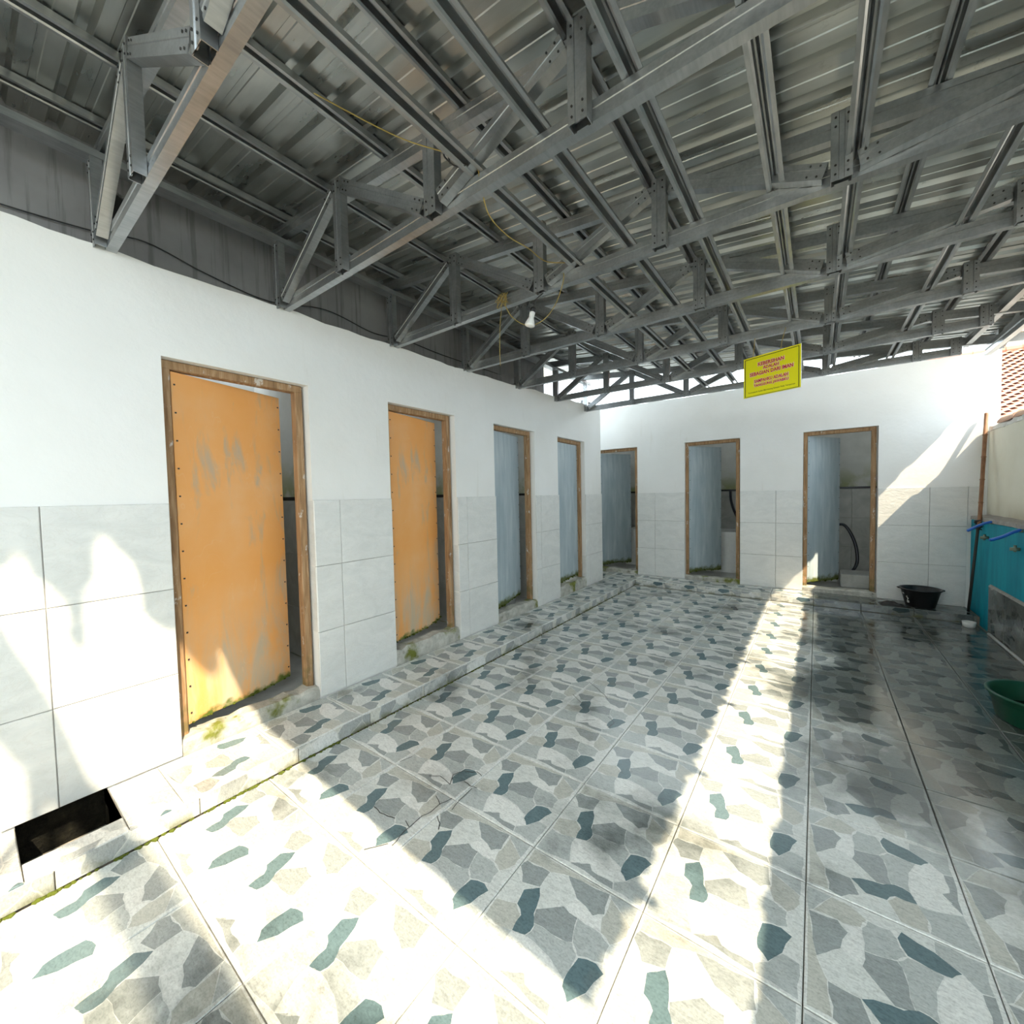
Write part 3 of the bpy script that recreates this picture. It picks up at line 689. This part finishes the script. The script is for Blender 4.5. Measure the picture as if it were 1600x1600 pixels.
def make_truss(i, y, label):
    e = tag(empty('roof_truss', (X_END/2, y, 2.2625)), label, 'truss', 'light steel roof trusses')
    channel(G(), (-.10, 2.30), (X_END, 2.30), y).put('bottom_chord', 'galvanised', e)
    channel(G(), (-.14, z_top(-.14)), (3.84, z_top(3.84)), y).put('top_chord', 'galvanised', e)
    yw = y-.0375; sg = G()
    def member(p, q, name, h=CH):
        channel(G(), p, q, yw, h=h, depth=.036).put(name, 'galvanised', e)
        d = (Vector((q[0], 0, q[1]))-Vector((p[0], 0, p[1]))); L = d.length; d.normalize(); n = Vector((-d.z, 0, d.x))
        for s0 in (.02, .05, L-.05, L-.02):
            for s1 in (-.017, .017):
                c = Vector((p[0], yw-.002, p[1]))+d*s0+n*s1
                sg.add([(c.x+.0034*math.cos(a*math.pi/3), yw-.003, c.z+.0034*math.sin(a*math.pi/3)) for a in range(6)]+[(c.x+.0034*math.cos(a*math.pi/3), yw, c.z+.0034*math.sin(a*math.pi/3)) for a in range(6)],
                       [(5, 4, 3, 2, 1, 0)]+[(a, (a+1) % 6, (a+1) % 6+6, a+6) for a in range(6)])
    member((.0, 2.265), (.0, 2.615), 'end_post')
    for k in range(1, 6):
        member((X_NODE[k], 2.262), (X_NODE[k], z_top(X_NODE[k])+.036), 'web_post')
    member((X_END-.04, 2.265), (X_END-.04, z_top(X_END)+.036), 'end_post')
    lo, hi = 2.308, lambda x: z_top(x)-.004
    def diag(k0, up0, k1, up1):
        x0, x1 = X_NODE[k0]+.045, X_NODE[k1]-.045
        member((x0, hi(x0)-.005 if up0 else lo), (x1, hi(x1)-.005 if up1 else lo), 'web_diagonal', .054)
    diag(0, 0, 1, 1); diag(1, 1, 2, 0); diag(2, 0, 3, 1); diag(3, 1, 4, 0); diag(4, 0, 5, 1)
    tag(sg.put('screws', 'screw_dark', e), kind='stuff')
    return e
for i, y in enumerate(TRUSS_Y): make_truss(i, y, ORD[i])
# roof cover: sheets, purlins and ceiling battens
Y_F, Y_E, X_EAVE, X_RIDGE = -5.29, -.10, 3.86, -.26
roof = tag(empty('ceiling', (1.8, -2.7, z_top(1.8)+ROOF_DZ)), kind='structure')
def sheet(y0, y1, mat='roof_sheet'):
    prof = []; y = y0; pitch = .152
    n = max(1, round((y1-y0)/pitch)); pitch = (y1-y0)/n
    for k in range(n):
        a = y0+k*pitch
        prof += [(a, 0), (a+pitch*.16, 0.0), (a+pitch*.18, .003), (a+pitch*.30, .003), (a+pitch*.32, 0), (a+pitch*.60, 0), (a+pitch*.68, .024), (a+pitch*.84, .024), (a+pitch*.92, 0)]
    prof.append((y1+.02, 0.0015))
    g = G(); v = []; xs = [X_RIDGE, .8, 1.8, 2.8, X_EAVE] if X_EAVE > 3 else [X_RIDGE, .5, X_EAVE]; m = len(prof)
    th = .0012
    for lay in (0, 1):
        for x in xs:
            for (yy, h) in prof:
                v.append((x, yy, z_top(x)+ROOF_DZ+h+lay*th))
    f = []; S = m*len(xs)
    for a in range(len(xs)-1):
        for b in range(m-1):
            f.append((a*m+b, a*m+b+1, (a+1)*m+b+1, (a+1)*m+b)); f.append((S+a*m+b, S+(a+1)*m+b, S+(a+1)*m+b+1, S+a*m+b+1))
    for b in range(m-1):
        f.append((b, S+b, S+b+1, b+1)); q = (len(xs)-1)*m; f.append((q+b, q+b+1, S+q+b+1, S+q+b))
    return g.add(v, f).put('roof_sheet', mat, roof)
def sheet_cut(y0, y1, x1):
    global X_EAVE
    keep = X_EAVE; X_EAVE = x1; o = sheet(y0, y1); X_EAVE = keep; return o
ys = [Y_F+(Y_E-Y_F)*k/7 for k in range(8)]
sheet_cut(-6.3, Y_F, 1.2)  # extra sheet added out of view to keep sun off the grey wall
for a, b in zip(ys, ys[1:]): sheet(a, b)
g = G(); prof = []
for k in range(7): a = -.34+.142*k; prof += [(a, 0), (a+.09, 0), (a+.10, .024), (a+.122, .024), (a+.132, 0)]
prof.append((.72, 0)); m = len(prof); v = []
for lay in (0, .0012):
    for x in (-1.5, 4.07): v += [(x, p[0], 2.985-.1*x+p[1]+lay) for p in prof]
f = [(b, b+1, m+b+1, m+b) for b in range(m-1)]+[(2*m+b, 3*m+b, 3*m+b+1, 2*m+b+1) for b in range(m-1)]+[(b, 2*m+b, 2*m+b+1, b+1) for b in range(m-1)]+[(m+b, m+b+1, 3*m+b+1, 3*m+b) for b in range(m-1)]
tag(g.add(v, f).put('ceiling_sun_block', 'roof_sheet'), kind='structure')  # upper roof added above the sightline to keep sun off the far wall
def hat(x, z, y0, y1, name, w=.056, h=.040, slope=0., mat='galvanised'):
    a = w/2
    prof = [(-a, 0), (-a+.012, 0), (-a+.018, h*.0+.004), (-a+.020, h-.002), (-.004, h-.002), (0, h-.006), (.004, h-.002), (a-.020, h-.002), (a-.018, .004), (a-.012, 0), (a, 0), (a, .002), (a-.010, .002), (a-.016, h), (-a+.016, h), (-a+.010, .002), (-a, .002)]
    # open side down: from below one sees two lips and a channel
    P = [(x+p[0], z+p[1]+slope*p[0]) for p in prof]
    m = len(P); v = [(p[0], y0, p[1]) for p in P]+[(p[0], y1, p[1]) for p in P]
    f = [(i, i+m, (i+1) % m+m, (i+1) % m) for i in range(m)]
    return G().add(v, f).put(name, mat, roof)
for x in (.05, .49, .93, 1.37, 1.805, 2.25, 2.70, 3.12, 3.56): hat(x, z_top(x)+CH/2+.002, Y_F+.03, Y_E-.02, 'purlin', slope=-.1)
for x in (1.435, 1.705, 1.992, 2.268, 2.50, 2.903): hat(x, 2.3315, -5.2, -.40, 'ceiling_batten', w=.058, h=.036)
# wall plate over the truss heels, eave beam and lattice girder at the open side
tag(G().box(-.045, .03, Y_F+.05, -.36, 2.617, 2.622).box(-.045, -.041, Y_F+.05, -.36, 2.622, 2.69).box(.026, .03, Y_F+.05, -.36, 2.622, 2.645).put('wall_plate', 'galvanised', roof))
def ybeam(x, z, y0, y1, h, name, parent, mat='galvanised'):
    return G().prism([(x, z-h/2), (x+.036, z-h/2), (x+.036, z-h/2+.012), (x+.033, z-h/2+.012), (x+.033, z-h/2+.003), (x+.003, z-h/2+.003), (x+.003, z-.006), (x+.008, z), (x+.003, z+.006), (x+.003, z+h/2-.003), (x+.033, z+h/2-.003), (x+.033, z+h/2-.012), (x+.036, z+h/2-.012), (x+.036, z+h/2), (x, z+h/2), (x, z+.008), (x+.005, z), (x, z-.008)], 'y', y0, y1).put(name, mat, parent)
ybeam(3.352, 2.375, -5.1, -.36, .075, 'eave_beam', roof)
gd = tag(empty('eave_girder', (3.50, -2.6, 2.265)), 'steel lattice girder along the open eave above the right wall', 'girder')
ybeam(3.49, 2.30, -5.1, -.30, .075, 'bottom_chord', gd)
for k in range(6):
    y = -.42-.92*k
    G().box(3.527, 3.530, y-.035, y+.035, 2.265, z_top(3.53)+.075).box(3.530, 3.56, y-.035, y-.032, 2.265, z_top(3.56)+.075).put('web_post', 'galvanised', gd)
    if k < 5:
        a, b = Vector((3.527, y-.06, 2.30)), Vector((3.527, y-.45, z_top(3.53)+.06)); d = (b-a).normalized(); n = Vector((0, -d.z, d.y))*.03
        vv = [a-n, a+n, b+n, b-n]; vv = [tuple(p) for p in vv]+[(p.x+.03, p.y, p.z) for p in vv]
        G().add(vv, [(0, 1, 2, 3), (7, 6, 5, 4), (0, 4, 5, 1), (1, 5, 6, 2), (2, 6, 7, 3), (3, 7, 4, 0)]).put('web_diagonal', 'galvanised', gd)

# ------------------------------------------------------------------ right-hand wall with taps
WR = 3.73
wr = tag(G().box(WR, WR+.14, Y_BACK, .61, .80, 1.735).put('wall_right', 'cream_wall'), kind='structure')
g = G(); n = 40
# thick painted lower wall, softly rounded at its far end
prof = [(3.75, -.2), (3.625, -.2), (3.625, .868), (3.632, .880), (3.75, .880)]
g.prism([(p[0], p[1]) for p in prof], 'y', Y_BACK, .60).put('painted_dado', 'turquoise_paint', wr)
g = G(); rr = random.Random(5); k0 = []
ysx = frange(Y_BACK, .598, .09)
for y in ysx:
    o = rr.uniform(-.008, .008); h = .905+rr.uniform(-.008, .01)
    k0.append([(3.618+o, y, .876), (3.620+o, y, h), (3.729, y, h+.012), (3.729, y, .876)])
v = [p for r in k0 for p in r]; f = []
for a in range(len(k0)-1):
    for i in range(4): j = (i+1) % 4; f.append((a*4+i, a*4+4+i, a*4+4+j, a*4+j))
f += [(0, 1, 2, 3), tuple(len(v)-4+i for i in (3, 2, 1, 0))]
g.add(v, f).put('ledge', 'mortar', wr)
# stone-print apron tiles at the foot of the dado
ay = frange(-7.2, -.02, .4)
for a, b in zip(ay, ay[1:]): tile(wr, 'R', (3.624, (a+b)/2, .123), b-a, .405, 'stone_print_riser', t=.016)
G().prism([(3.606, .325), (3.624, .325), (3.624, .342), (3.616, .340)], 'y', -7.2, -.02).put('apron_mortar', 'mortar', wr)
# white pipe along the wall foot
tag(G().tube([(3.592, -5.5, FLOOR_Z+.011), (3.594, -3, FLOOR_Z+.011), (3.594, -.12, FLOOR_Z+.011)], .011, 8).put('water_pipe', 'white_plastic', smooth=True), 'thin white pipe along the foot of the turquoise wall', 'pipe')
# coping of half-round tiles bedded in lime mortar
g = G(); rr = random.Random(8); P = []
for y in frange(Y_BACK, .59, .06):
    P.append([(WR-.006+rr.uniform(-.012, .006), y, 1.725+rr.uniform(-.006, .004)), (WR+.0+rr.uniform(-.01, .01), y, 1.762+rr.uniform(-.012, .012)), (WR+.07, y, 1.80), (WR+.15, y, 1.765), (WR+.15, y, 1.72)])
v = [p for r in P for p in r]; f = []
for a in range(len(P)-1):
    for i in range(5): j = (i+1) % 5; f.append((a*5+i, a*5+5+i, a*5+5+j, a*5+j))
f += [(0, 1, 2, 3, 4), tuple(len(v)-1-i for i in range(5))]
g.add(v, f).put('coping_mortar', 'lime_mortar', wr)
me = None
for k in range(22):
    y = .36-.35*k
    if me is None:
        g = G(); n = 9; L = .37
        for yy, r in ((0, .088), (-.30, .078), (-.30, .086), (-L, .090)):
            for i in range(n+1):
                t = math.pi*i/n; g.v.append((math.cos(t)*r, yy, math.sin(t)*r*.8))
        for yy, r in ((-L, .074), (0, .072)):
            for i in range(n+1):
                t = math.pi*i/n; g.v.append((math.cos(t)*r, yy, math.sin(t)*r*.8))
        for a in range(6):
            b = (a+1) % 6
            for i in range(n): g.f.append((a*(n+1)+i, a*(n+1)+i+1, b*(n+1)+i+1, b*(n+1)+i))
        me = bpy.data.meshes.new('coping_tile'); me.from_pydata(g.v, [], g.f); me.materials.append(MATS['coping_tile'])
    link('coping_tile', me, wr, (WR+.085+random.uniform(-.012, .012), y, 1.775+random.uniform(-.006, .01)), random.uniform(-.03, .03))
# taps with blue hoses
def tap(y, z, pts, label):
    e = tag(empty('tap_hose', (3.625, y, z-.02)), label, 'hose')
    G().tube([(3.64, y, z), (3.605, y, z)], .010, 8).put('tap', 'brass', e, True)
    G().tube(smooth_path(pts), .0115, 9).put('hose', 'blue_hose', e, True)
tap(-.03, .878, [(3.612, -.03, .888), (3.57, -.05, .876), (3.51, -.09, .848), (3.455, -.13, .815)], 'short blue hose sticking out of the turquoise wall beside the bamboo pole')
tap(-.66, .86, [(3.612, -.66, .868), (3.57, -.68, .850), (3.52, -.71, .822), (3.47, -.735, .802), (3.445, -.745, .795)], 'blue hose drooping from the turquoise wall at the right picture edge')
for y, z, lb in ((.08, .74, 'small corroded tap stub on the turquoise wall near the far corner'), (-.62, .72, 'grey tap stub on the turquoise wall at the right picture edge')):
    e = tag(empty('tap_stub', (3.62, y, z-.02)), lb, 'tap')
    G().tube([(3.63, y, z), (3.575, y, z)], .013, 10).put('spout', 'brass', e, True); G().tube([(3.60, y, z-.02), (3.60, y, z+.03)], .009, 8).put('valve', 'brass', e, True)

# ------------------------------------------------------------------ loose things
# bamboo pole lashed to a thin dark rod, leaning in the corner
e = tag(empty('bamboo_pole', (3.572, .37, 0)), 'brown bamboo pole lashed to a thin dark rod in the far corner', 'pole')
p0, p1 = Vector((3.600, .235, .83)), Vector((3.702, .575, 1.895)); g = G(); pts = []; rs = []
for k in range(5):
    for t, r in ((0.0, .0155), (.02, .0195), (.04, .015), (.5, .0142), (.96, .015)):
        pts.append(p0.lerp(p1, (k+t)/5)); rs.append(r*1.0)
pts.append(p1); rs.append(.0145)
g.tube(pts, rs, 12, cap=False).put('culm', 'bamboo', e, True)
d = (p1-p0).normalized()
G().tube([p1-d*.004, p1-d*.003], .0135, 12).put('cut_end', 'bamboo_cut', e)
G().tube([(3.572, .37, .004), (3.586, .315, .42), (3.598, .245, .87)], .011, 8).put('rod', 'dark_rod', e, True)
g = G()
for k in range(9):
    a = k*.7; c = Vector((3.594, .243, .80+.008*k)); g.tube([c+Vector((math.cos(a+t)*.022, math.sin(a+t)*.022, .004*t)) for t in (0, 1, 2, 3, 4, 5, 6)], .006, 5)
g.put('lashing', 'dark_rod', e)
# black bucket on the platform
bx, by = 3.245, .395
e = tag(empty('bucket', (bx, by, 0)), 'black plastic bucket on the platform by the far wall', 'bucket')
G().lathe([(0, .0), (.104, 0), (.110, .006), (.146, .165), (.160, .172), (.163, .180), (.160, .186), (.148, .184), (.142, .165), (.106, .012), (0, .010)], bx, by, 0, 40).put('body', 'black_plastic', e, True)
for s in (-1, 1): G().tube(smooth_path([(bx+s*.156, by-.03, .176), (bx+s*.168, by-.02, .179), (bx+s*.168, by+.02, .179), (bx+s*.156, by+.03, .176)]), .005, 6).put('grip', 'black_plastic', e, True)
g = G()
def on_bucket(t, z, r_add=.0012):
    r = .110+(z-.006)*(.036/.159)+r_add; return (bx+r*math.cos(t), by+r*math.sin(t), z)
for (t0, z0, t1, z1) in ((3.72, .045, 3.84, .045), (3.84, .045, 3.84, .062), (3.84, .062, 3.72, .062), (3.72, .062, 3.72, .045), (3.74, .070, 3.85, .085), (3.85, .085, 3.74, .098), (3.70, .104, 3.80, .108), (3.42, .135, 3.56, .128)):
    A, B = Vector(on_bucket(t0, z0)), Vector(on_bucket(t1, z1)); g.tube([A, (A+B)/2, B], .0032, 4)
tag(g.put('white_marks', 'white_plastic', e), kind='stuff')
# green tub at the right edge
gx, gy = 3.385, -1.945
e = tag(empty('wash_tub', (gx, gy, FLOOR_Z)), 'dark green plastic wash tub on the wet floor at the right edge', 'tub')
G().lathe([(0, .004), (.150, .004), (.168, .0), (.176, .010), (.194, .105), (.200, .110), (.202, .135), (.216, .140), (.218, .150), (.212, .155), (.198, .150), (.190, .105), (.168, .018), (0, .014)], gx, gy, FLOOR_Z, 48).put('body', 'green_plastic', e, True)
G().lathe([(0, .050), (.176, .050), (.176, .052), (0, .052)], gx, gy, FLOOR_Z, 40).put('water', 'water', e)
# pale scoop on the floor in the corner
e = tag(empty('water_scoop', (3.52, .06, FLOOR_Z)), 'pale blue plastic scoop on the floor in the far right corner', 'scoop')
G().lathe([(0, 0), (.034, 0), (.044, .05), (.046, .05), (.041, .004), (0, .003)], 3.52, .09, FLOOR_Z, 20).put('bowl', 'white_plastic', e, True)
# dark rag on the platform beside the bucket
g = G(); rr = random.Random(21); n = 14; V = []
for i in range(n+1):
    for j in range(7):
        u, w = i/n, j/6; x = 2.93+.20*u; y = .40-.13*w+.03*math.sin(u*6); env = math.sin(math.pi*u)**.6*math.sin(math.pi*w)**.6
        V.append((x, y, .001+env*(.028+rr.uniform(-.010, .012))))
F = [(i*7+j, (i+1)*7+j, (i+1)*7+j+1, i*7+j+1) for i in range(n) for j in range(6)]
tag(g.add(V, F).put('rag', 'black_plastic', smooth=True), 'wet black rag lying on the platform left of the bucket', 'rag')

# ------------------------------------------------------------------ sign
A = Vector((1.975, -1.95, 0)); B = Vector((2.314, -2.085, 0)); ux = (B-A).normalized(); nx = Vector((ux.y, -ux.x, 0))   # nx towards the camera
SW, SH, SZ0 = (B-A).length, .277, 1.859
sg = empty('hanging_sign', (A.x, A.y, SZ0)); sg.rotation_euler = (0, 0, math.atan2(ux.y, ux.x))
tag(sg, 'yellow notice board with red lettering hung under the trusses', 'sign')
def slocal(name, v, f, mat, parent=None):
    me = bpy.data.meshes.new(name); me.from_pydata(v, [], f); me.materials.append(MATS[mat]); o = bpy.data.objects.new(name, me); col.objects.link(o); o.parent = parent or sg; return o
def slab(name, x0, x1, z0, z1, y0, y1, mat): return slocal(name, *(lambda q: (q.v, q.f))(G().box(x0, x1, y0, y1, z0, z1)), mat)
slab('board', 0, SW, 0, SH, 0, .006, 'sign_back')
sface = slab('face', 0.001, SW-.001, 0.001, SH-.001, -.0015, 0, 'sign_yellow')
b = .010; w = .004
for nm, r in (('border', (b, SW-b, SH-b-w, SH-b)), ('border', (b, SW-b, b*.5, b*.5+w*.6)), ('border', (b, b+w, b*.5, SH-b)), ('border', (SW-b-w, SW-b, b*.5, SH-b))):
    slab(nm, *r, -.0025, -.0015, 'sign_black')
def lettering(txt, width, zc, height, mat, depth, offset=0., xc=None):
    cu = bpy.data.curves.new('lettering', 'FONT'); cu.body = txt; cu.align_x = 'CENTER'; cu.align_y = 'CENTER'; cu.size = 1.; cu.offset = offset; cu.resolution_u = 2; cu.extrude = .0
    ob = bpy.data.objects.new('lettering_curve', cu); col.objects.link(ob)
    bpy.context.view_layer.update(); dg = bpy.context.evaluated_depsgraph_get(); me = bpy.data.meshes.new_from_object(ob.evaluated_get(dg))
    bpy.data.objects.remove(ob)
    xs_ = [v.co.x for v in me.vertices]; ysv = [v.co.y for v in me.vertices]; wx = max(xs_)-min(xs_); hy = max(ysv)-min(ysv); mx = (max(xs_)+min(xs_))/2; my = (max(ysv)+min(ysv))/2
    sx, sz = width/wx, height/hy
    for v in me.vertices: v.co = ((SW/2 if xc is None else xc)+(v.co.x-mx)*sx, -depth, zc+(v.co.y-my)*sz)
    me.materials.clear(); me.materials.append(MATS[mat]); o = bpy.data.objects.new('lettering', me); col.objects.link(o); o.parent = sface; return o
LINES = [('KEBERSIHAN', .165, .216, .024), ('ADALAH', .100, .187, .021), ('SEBAGIAN DARI IMAN', .275, .155, .024), ('SAMPAHKU ADALAH', .215, .104, .022), ('TANGGUNG JAWABKU', .220, .072, .022)]
for t, wd, zc, h in LINES:
    lettering(t, wd+.008, zc, h+.008, 'sign_pale', .0022, .05)
    lettering(t, wd, zc, h, 'sign_red', .0032, .028)
lettering('Terimakasih Sudah Membuang Sampah Pada Tempatnya', .300, .030, .0115, 'sign_black', .0030, .008)
for x in (.06, .24):
    g = G().tube([(x, .003, SH-.004), (x+.004, .012, SH+.05), (x+.002, .02+.2*x, 2.262-SZ0+.03)], .0022, 5); slocal('hanging_wire', g.v, g.f, 'wire_yellow')

# ------------------------------------------------------------------ lamp and wires
lx, ly = 1.150, -3.46
e = tag(empty('hanging_lamp', (lx, ly, 2.11)), 'white reflector bulb hanging on a cord from the trusses', 'lamp')
ax = Vector((.22, .10, .97)).normalized()
base = Vector((lx, ly, 2.112))
def lathe_ax(prof, c, ax, n=20):
    a = ax.orthogonal().normalized(); b_ = ax.cross(a); g = G()
    for r, z in prof:
        for j in range(n): t = 2*math.pi*j/n; g.v.append(tuple(c+ax*z+(a*math.cos(t)+b_*math.sin(t))*r))
    for i in range(len(prof)-1):
        for j in range(n): q = (j+1) % n; g.f.append((i*n+j, i*n+q, i*n+n+q, i*n+n+j))
    return g
lathe_ax([(0, .0), (.024, .001), (.027, .006), (.0265, .012), (.018, .036), (.0135, .046), (.0135, .05)], base, ax).put('bulb', 'bulb_white', e, True)
lathe_ax([(.012, .050), (.0145, .051), (.0145, .072), (.013, .076), (0, .076)], base, ax).put('collar', 'white_plastic', e, True)
lathe_ax([(0, .074), (.015, .075), (.014, .095), (.006, .104), (0, .105)], base, ax).put('socket', 'black_plastic', e, True)
top = base+ax*.104
G().tube(smooth_path([top, top+Vector((.02, 0, .035)), top+Vector((.07, .01, .07)), (1.235, -3.465, 2.31)]), .0028, 5).put('cord', 'wire_dark', e, True)
def wire(pts, label, mat='wire_yellow', r=.0022):
    return tag(G().tube(smooth_path(pts, 8), r, 5).put('loose_wire', mat, smooth=True), label, 'wire')
wire([(1.10, -4.60, 2.50), (1.22, -4.36, 2.46), (1.42, -4.22, 2.37), (1.44, -4.19, 2.30), (1.42, -4.12, 2.24), (1.40, -3.98, 2.24), (1.38, -3.80, 2.28), (1.36, -3.62, 2.31), (1.42, -3.48, 2.345)], 'yellow wire sagging between the second and third trusses')
rr = random.Random(4); pts = []
for k in range(20):
    a = k*1.9; pts.append((.985+.045*math.cos(a)*rr.uniform(.3, 1), -3.462-.035*rr.uniform(0, 1), 2.30+.055*math.sin(a*1.3)*rr.uniform(.3, 1)))
pts += [(.985, -3.49, 2.24), (.98, -3.50, 2.14), (.975, -3.50, 2.00), (.97, -3.49, 1.93)]
wire(pts, 'tangle of yellow wire knotted on the third truss with a strand hanging down', r=.0016)
wire([(1.0, -3.48, 2.27), (1.04, -3.47, 2.19), (1.12, -3.44, 2.13), (1.21, -3.42, 2.14), (1.30, -3.44, 2.19), (1.36, -3.46, 2.28), (1.37, -3.475, 2.34)], 'thin yellow wire looping below the light bulb')
wire([(-.19, -6.4, 2.41), (-.185, -5.4, 2.385), (-.185, -4.95, 2.41), (-.186, -4.75, 2.45), (-.186, -4.5, 2.40), (-.185, -4.2, 2.37), (-.185, -3.85, 2.44), (-.185, -3.5, 2.40), (-.186, -3.2, 2.43), (-.186, -2.8, 2.42), (-.186, -2.0, 2.43)], 'thin dark cable sagging along the grey wall', 'wire_dark', .003)
# dark clip and loop of cable on the second truss
wire([(1.36, -4.255, 2.37), (1.35, -4.26, 2.41), (1.34, -4.255, 2.44), (1.325, -4.25, 2.42), (1.345, -4.255, 2.39), (1.39, -4.255, 2.345), (1.43, -4.25, 2.335)], 'looped dark cable end on the second truss', 'wire_dark', .003)

# ------------------------------------------------------------------ neighbouring house with tiled roof
hs = tag(empty('neighbour_house', (10.0, 11, -.2)), 'house with a red clay tile roof beyond the right wall', 'house')
RY0, RZ0, SL = 8.0, 2.35, .625
G().box(4.4, 16, 8.6, 15, -.2, 2.7).put('wall', 'house_wall', hs)
G().add([(4.1, RY0, RZ0-.06), (16.3, RY0, RZ0-.06), (16.3, RY0+4.2, RZ0+4.2*SL-.06), (4.1, RY0+4.2, RZ0+4.2*SL-.06), (4.1, RY0, RZ0-.12), (16.3, RY0, RZ0-.12), (16.3, RY0+4.2, RZ0-.12), (4.1, RY0+4.2, RZ0-.12)], [(0, 1, 2, 3), (7, 6, 5, 4), (0, 4, 5, 1), (1, 5, 6, 2), (2, 6, 7, 3), (3, 7, 4, 0)]).put('roof_deck', 'mortar', hs)
TW, TR = .22, .128
tv = []; cs = [(-.5, .02), (-.38, .035), (-.22, .04), (-.06, .02), (.10, 0.), (.28, .0), (.42, .012), (.52, .02)]
cth, sth = math.cos(math.atan(SL)), math.sin(math.atan(SL))
def tile_v(lay):
    o = []
    for s, lift in ((0, .020), (.17, 0.)):
        for (u, h) in cs:
            hh = h+lift-lay*.014; o.append((u*TW, s*cth-hh*sth, s*sth+hh*cth))
    return o
tv = tile_v(0)+tile_v(1); m = len(cs); tf = [(i, i+1, m+i+1, m+i) for i in range(m-1)]+[(2*m+i, i+1+2*m-1+0, i+1, i) if False else (i, 2*m+i, 2*m+i+1, i+1) for i in range(m-1)]
tm = bpy.data.meshes.new('roof_tile'); tm.from_pydata(tv, [], tf); tm.materials.append(MATS['roof_tile'])
rest = G(); rr = random.Random(2); cnt = 0
for r in range(38):
    s = r*TR
    for c in range(52):
        x = 4.15+c*TW+(TW*.5 if r % 2 else 0); y = RY0+s*cth; z = RZ0+s*sth-.05
        if c < 7:
            o = link('roof_tile', tm, hs, (x, y, z+rr.uniform(-.006, .006)), rr.uniform(-.03, .03)); cnt += 1
        else:
            rest.add([(x+p[0], y+p[1], z+p[2]) for p in tv[:2*m]], tf[:m-1])
tag(rest.put('roof_tiles', 'roof_tile', hs), kind='stuff')
g = G()
for k in range(40): x = 4.1+.31*k; g.tube([(x, RY0+4.2, RZ0+4.2*SL-.02), (x+.33, RY0+4.2, RZ0+4.2*SL-.01)], [.13, .11], 10)
tag(g.put('ridge_tiles', 'roof_tile', hs), kind='stuff')

# ------------------------------------------------------------------ tree outside behind the camera, throwing leaf shadow on the left wall
def shadow_to(y, z, x):
    """point at x that the sun throws onto the left wall at (y, z)"""
    t = x/.77; return Vector((x, y-.34*t, z+t))
tr = tag(empty('tree', (5.0, -6.2, -.2)), 'broad-leaved tree in the yard that throws leaf shadow on the near left wall tiles', 'tree')
X0 = 3.0
trunk = [Vector((5.0, -6.2, -.2)), Vector((4.95, -6.2, 1.6)), Vector((4.7, -6.25, 3.3)), Vector((4.0, -6.6, 4.5)), shadow_to(-5.55, 1.1, X0)]
G().tube(smooth_path(trunk), [.13-.0033*i for i in range(6*4+1)], 10).put('trunk', 'bark', tr, True)
def branch(pts, r0, r1):
    sp = smooth_path([p if isinstance(p, Vector) else shadow_to(p[0], p[1], X0) for p in pts]); G().tube(sp, [r0+(r1-r0)*i/(len(sp)-1) for i in range(len(sp))], 8).put('branch', 'bark', tr, True)
branch([trunk[-1], (-5.36, .90), (-5.27, .66), (-5.17, .34), (-5.095, 0), (-5.02, -.35)], .045, .048)
branch([(-5.30, .74), (-5.245, .45), (-5.215, .2), (-5.213, -.1), (-5.22, -.4)], .022, .026)
branch([trunk[-1], (-5.4, 1.5), (-5.1, 1.8), (-4.85, 1.75)], .05, .015)
CURVE = [(-5.75, .95), (-5.30, .95), (-5.26, .88), (-5.21, 1.0), (-5.185, .88), (-5.125, .81), (-5.115, .62), (-5.07, .53), (-5.04, .52), (-5.034, .80), (-5.0, .82), (-4.99, 1.08), (-4.958, .97), (-4.92, .93), (-4.893, .86), (-4.882, .72), (-4.87, .63), (-4.76, .55), (-4.70, .45), (-4.5, .3)]
def bound(y):
    for (a, za), (b, zb) in zip(CURVE, CURVE[1:]):
        if a <= y <= b: return za+(zb-za)*(y-a)/(b-a)
    return 1.0
g = G(); rr = random.Random(14)
def leaf_blade(g, p, dy, dz, W, nod):
    d = Vector((0, dy, dz)); L = d.length; s = SUN_DIR.cross(d).normalized(); k = len(g.v)
    for t, w in ((0, .1), (.15, .65), (.4, 1), (.7, .8), (.9, .38), (1, .04)):
        c = p+d*t+SUN_DIR*(nod*L*t*t)
        for q in (-1, 0, 1): g.v.append(tuple(c+s*(W*w*.5*q)+SUN_DIR*(.10*W*abs(q))))
    for i in range(5):
        for q in range(2): g.f.append((k+i*3+q, k+i*3+q+1, k+i*3+q+4, k+i*3+q+3))
n = 0
while n < 2600:
    y = rr.uniform(-5.75, -4.62); z = rr.uniform(.5, 2.5)*1.0 if rr.random() < .6 else bound(y)+rr.uniform(.02, .4)
    big = z-bound(y) > .35
    L = rr.uniform(.14, .24) if big else rr.uniform(.06, .11); W = L*rr.uniform(.4, .55); a = rr.uniform(-.7, .7)*(1 if big else .5)
    dy, dz = math.sin(a)*L, -math.cos(a)*L
    ok = all(z+dz*t-.012 > bound(y+dy*t+e*W*.5) for t in (0, .35, .7, 1) for e in (-1, 0, 1))
    if not ok: continue
    if abs(y+4.893) < .013 and 1.02 < z < 1.16: continue
    leaf_blade(g, shadow_to(y, z, X0+rr.uniform(-.4, .4)), dy, dz, W, rr.uniform(-.2, .2)); n += 1
tag(g.put('foliage', 'leaf', tr), kind='stuff')
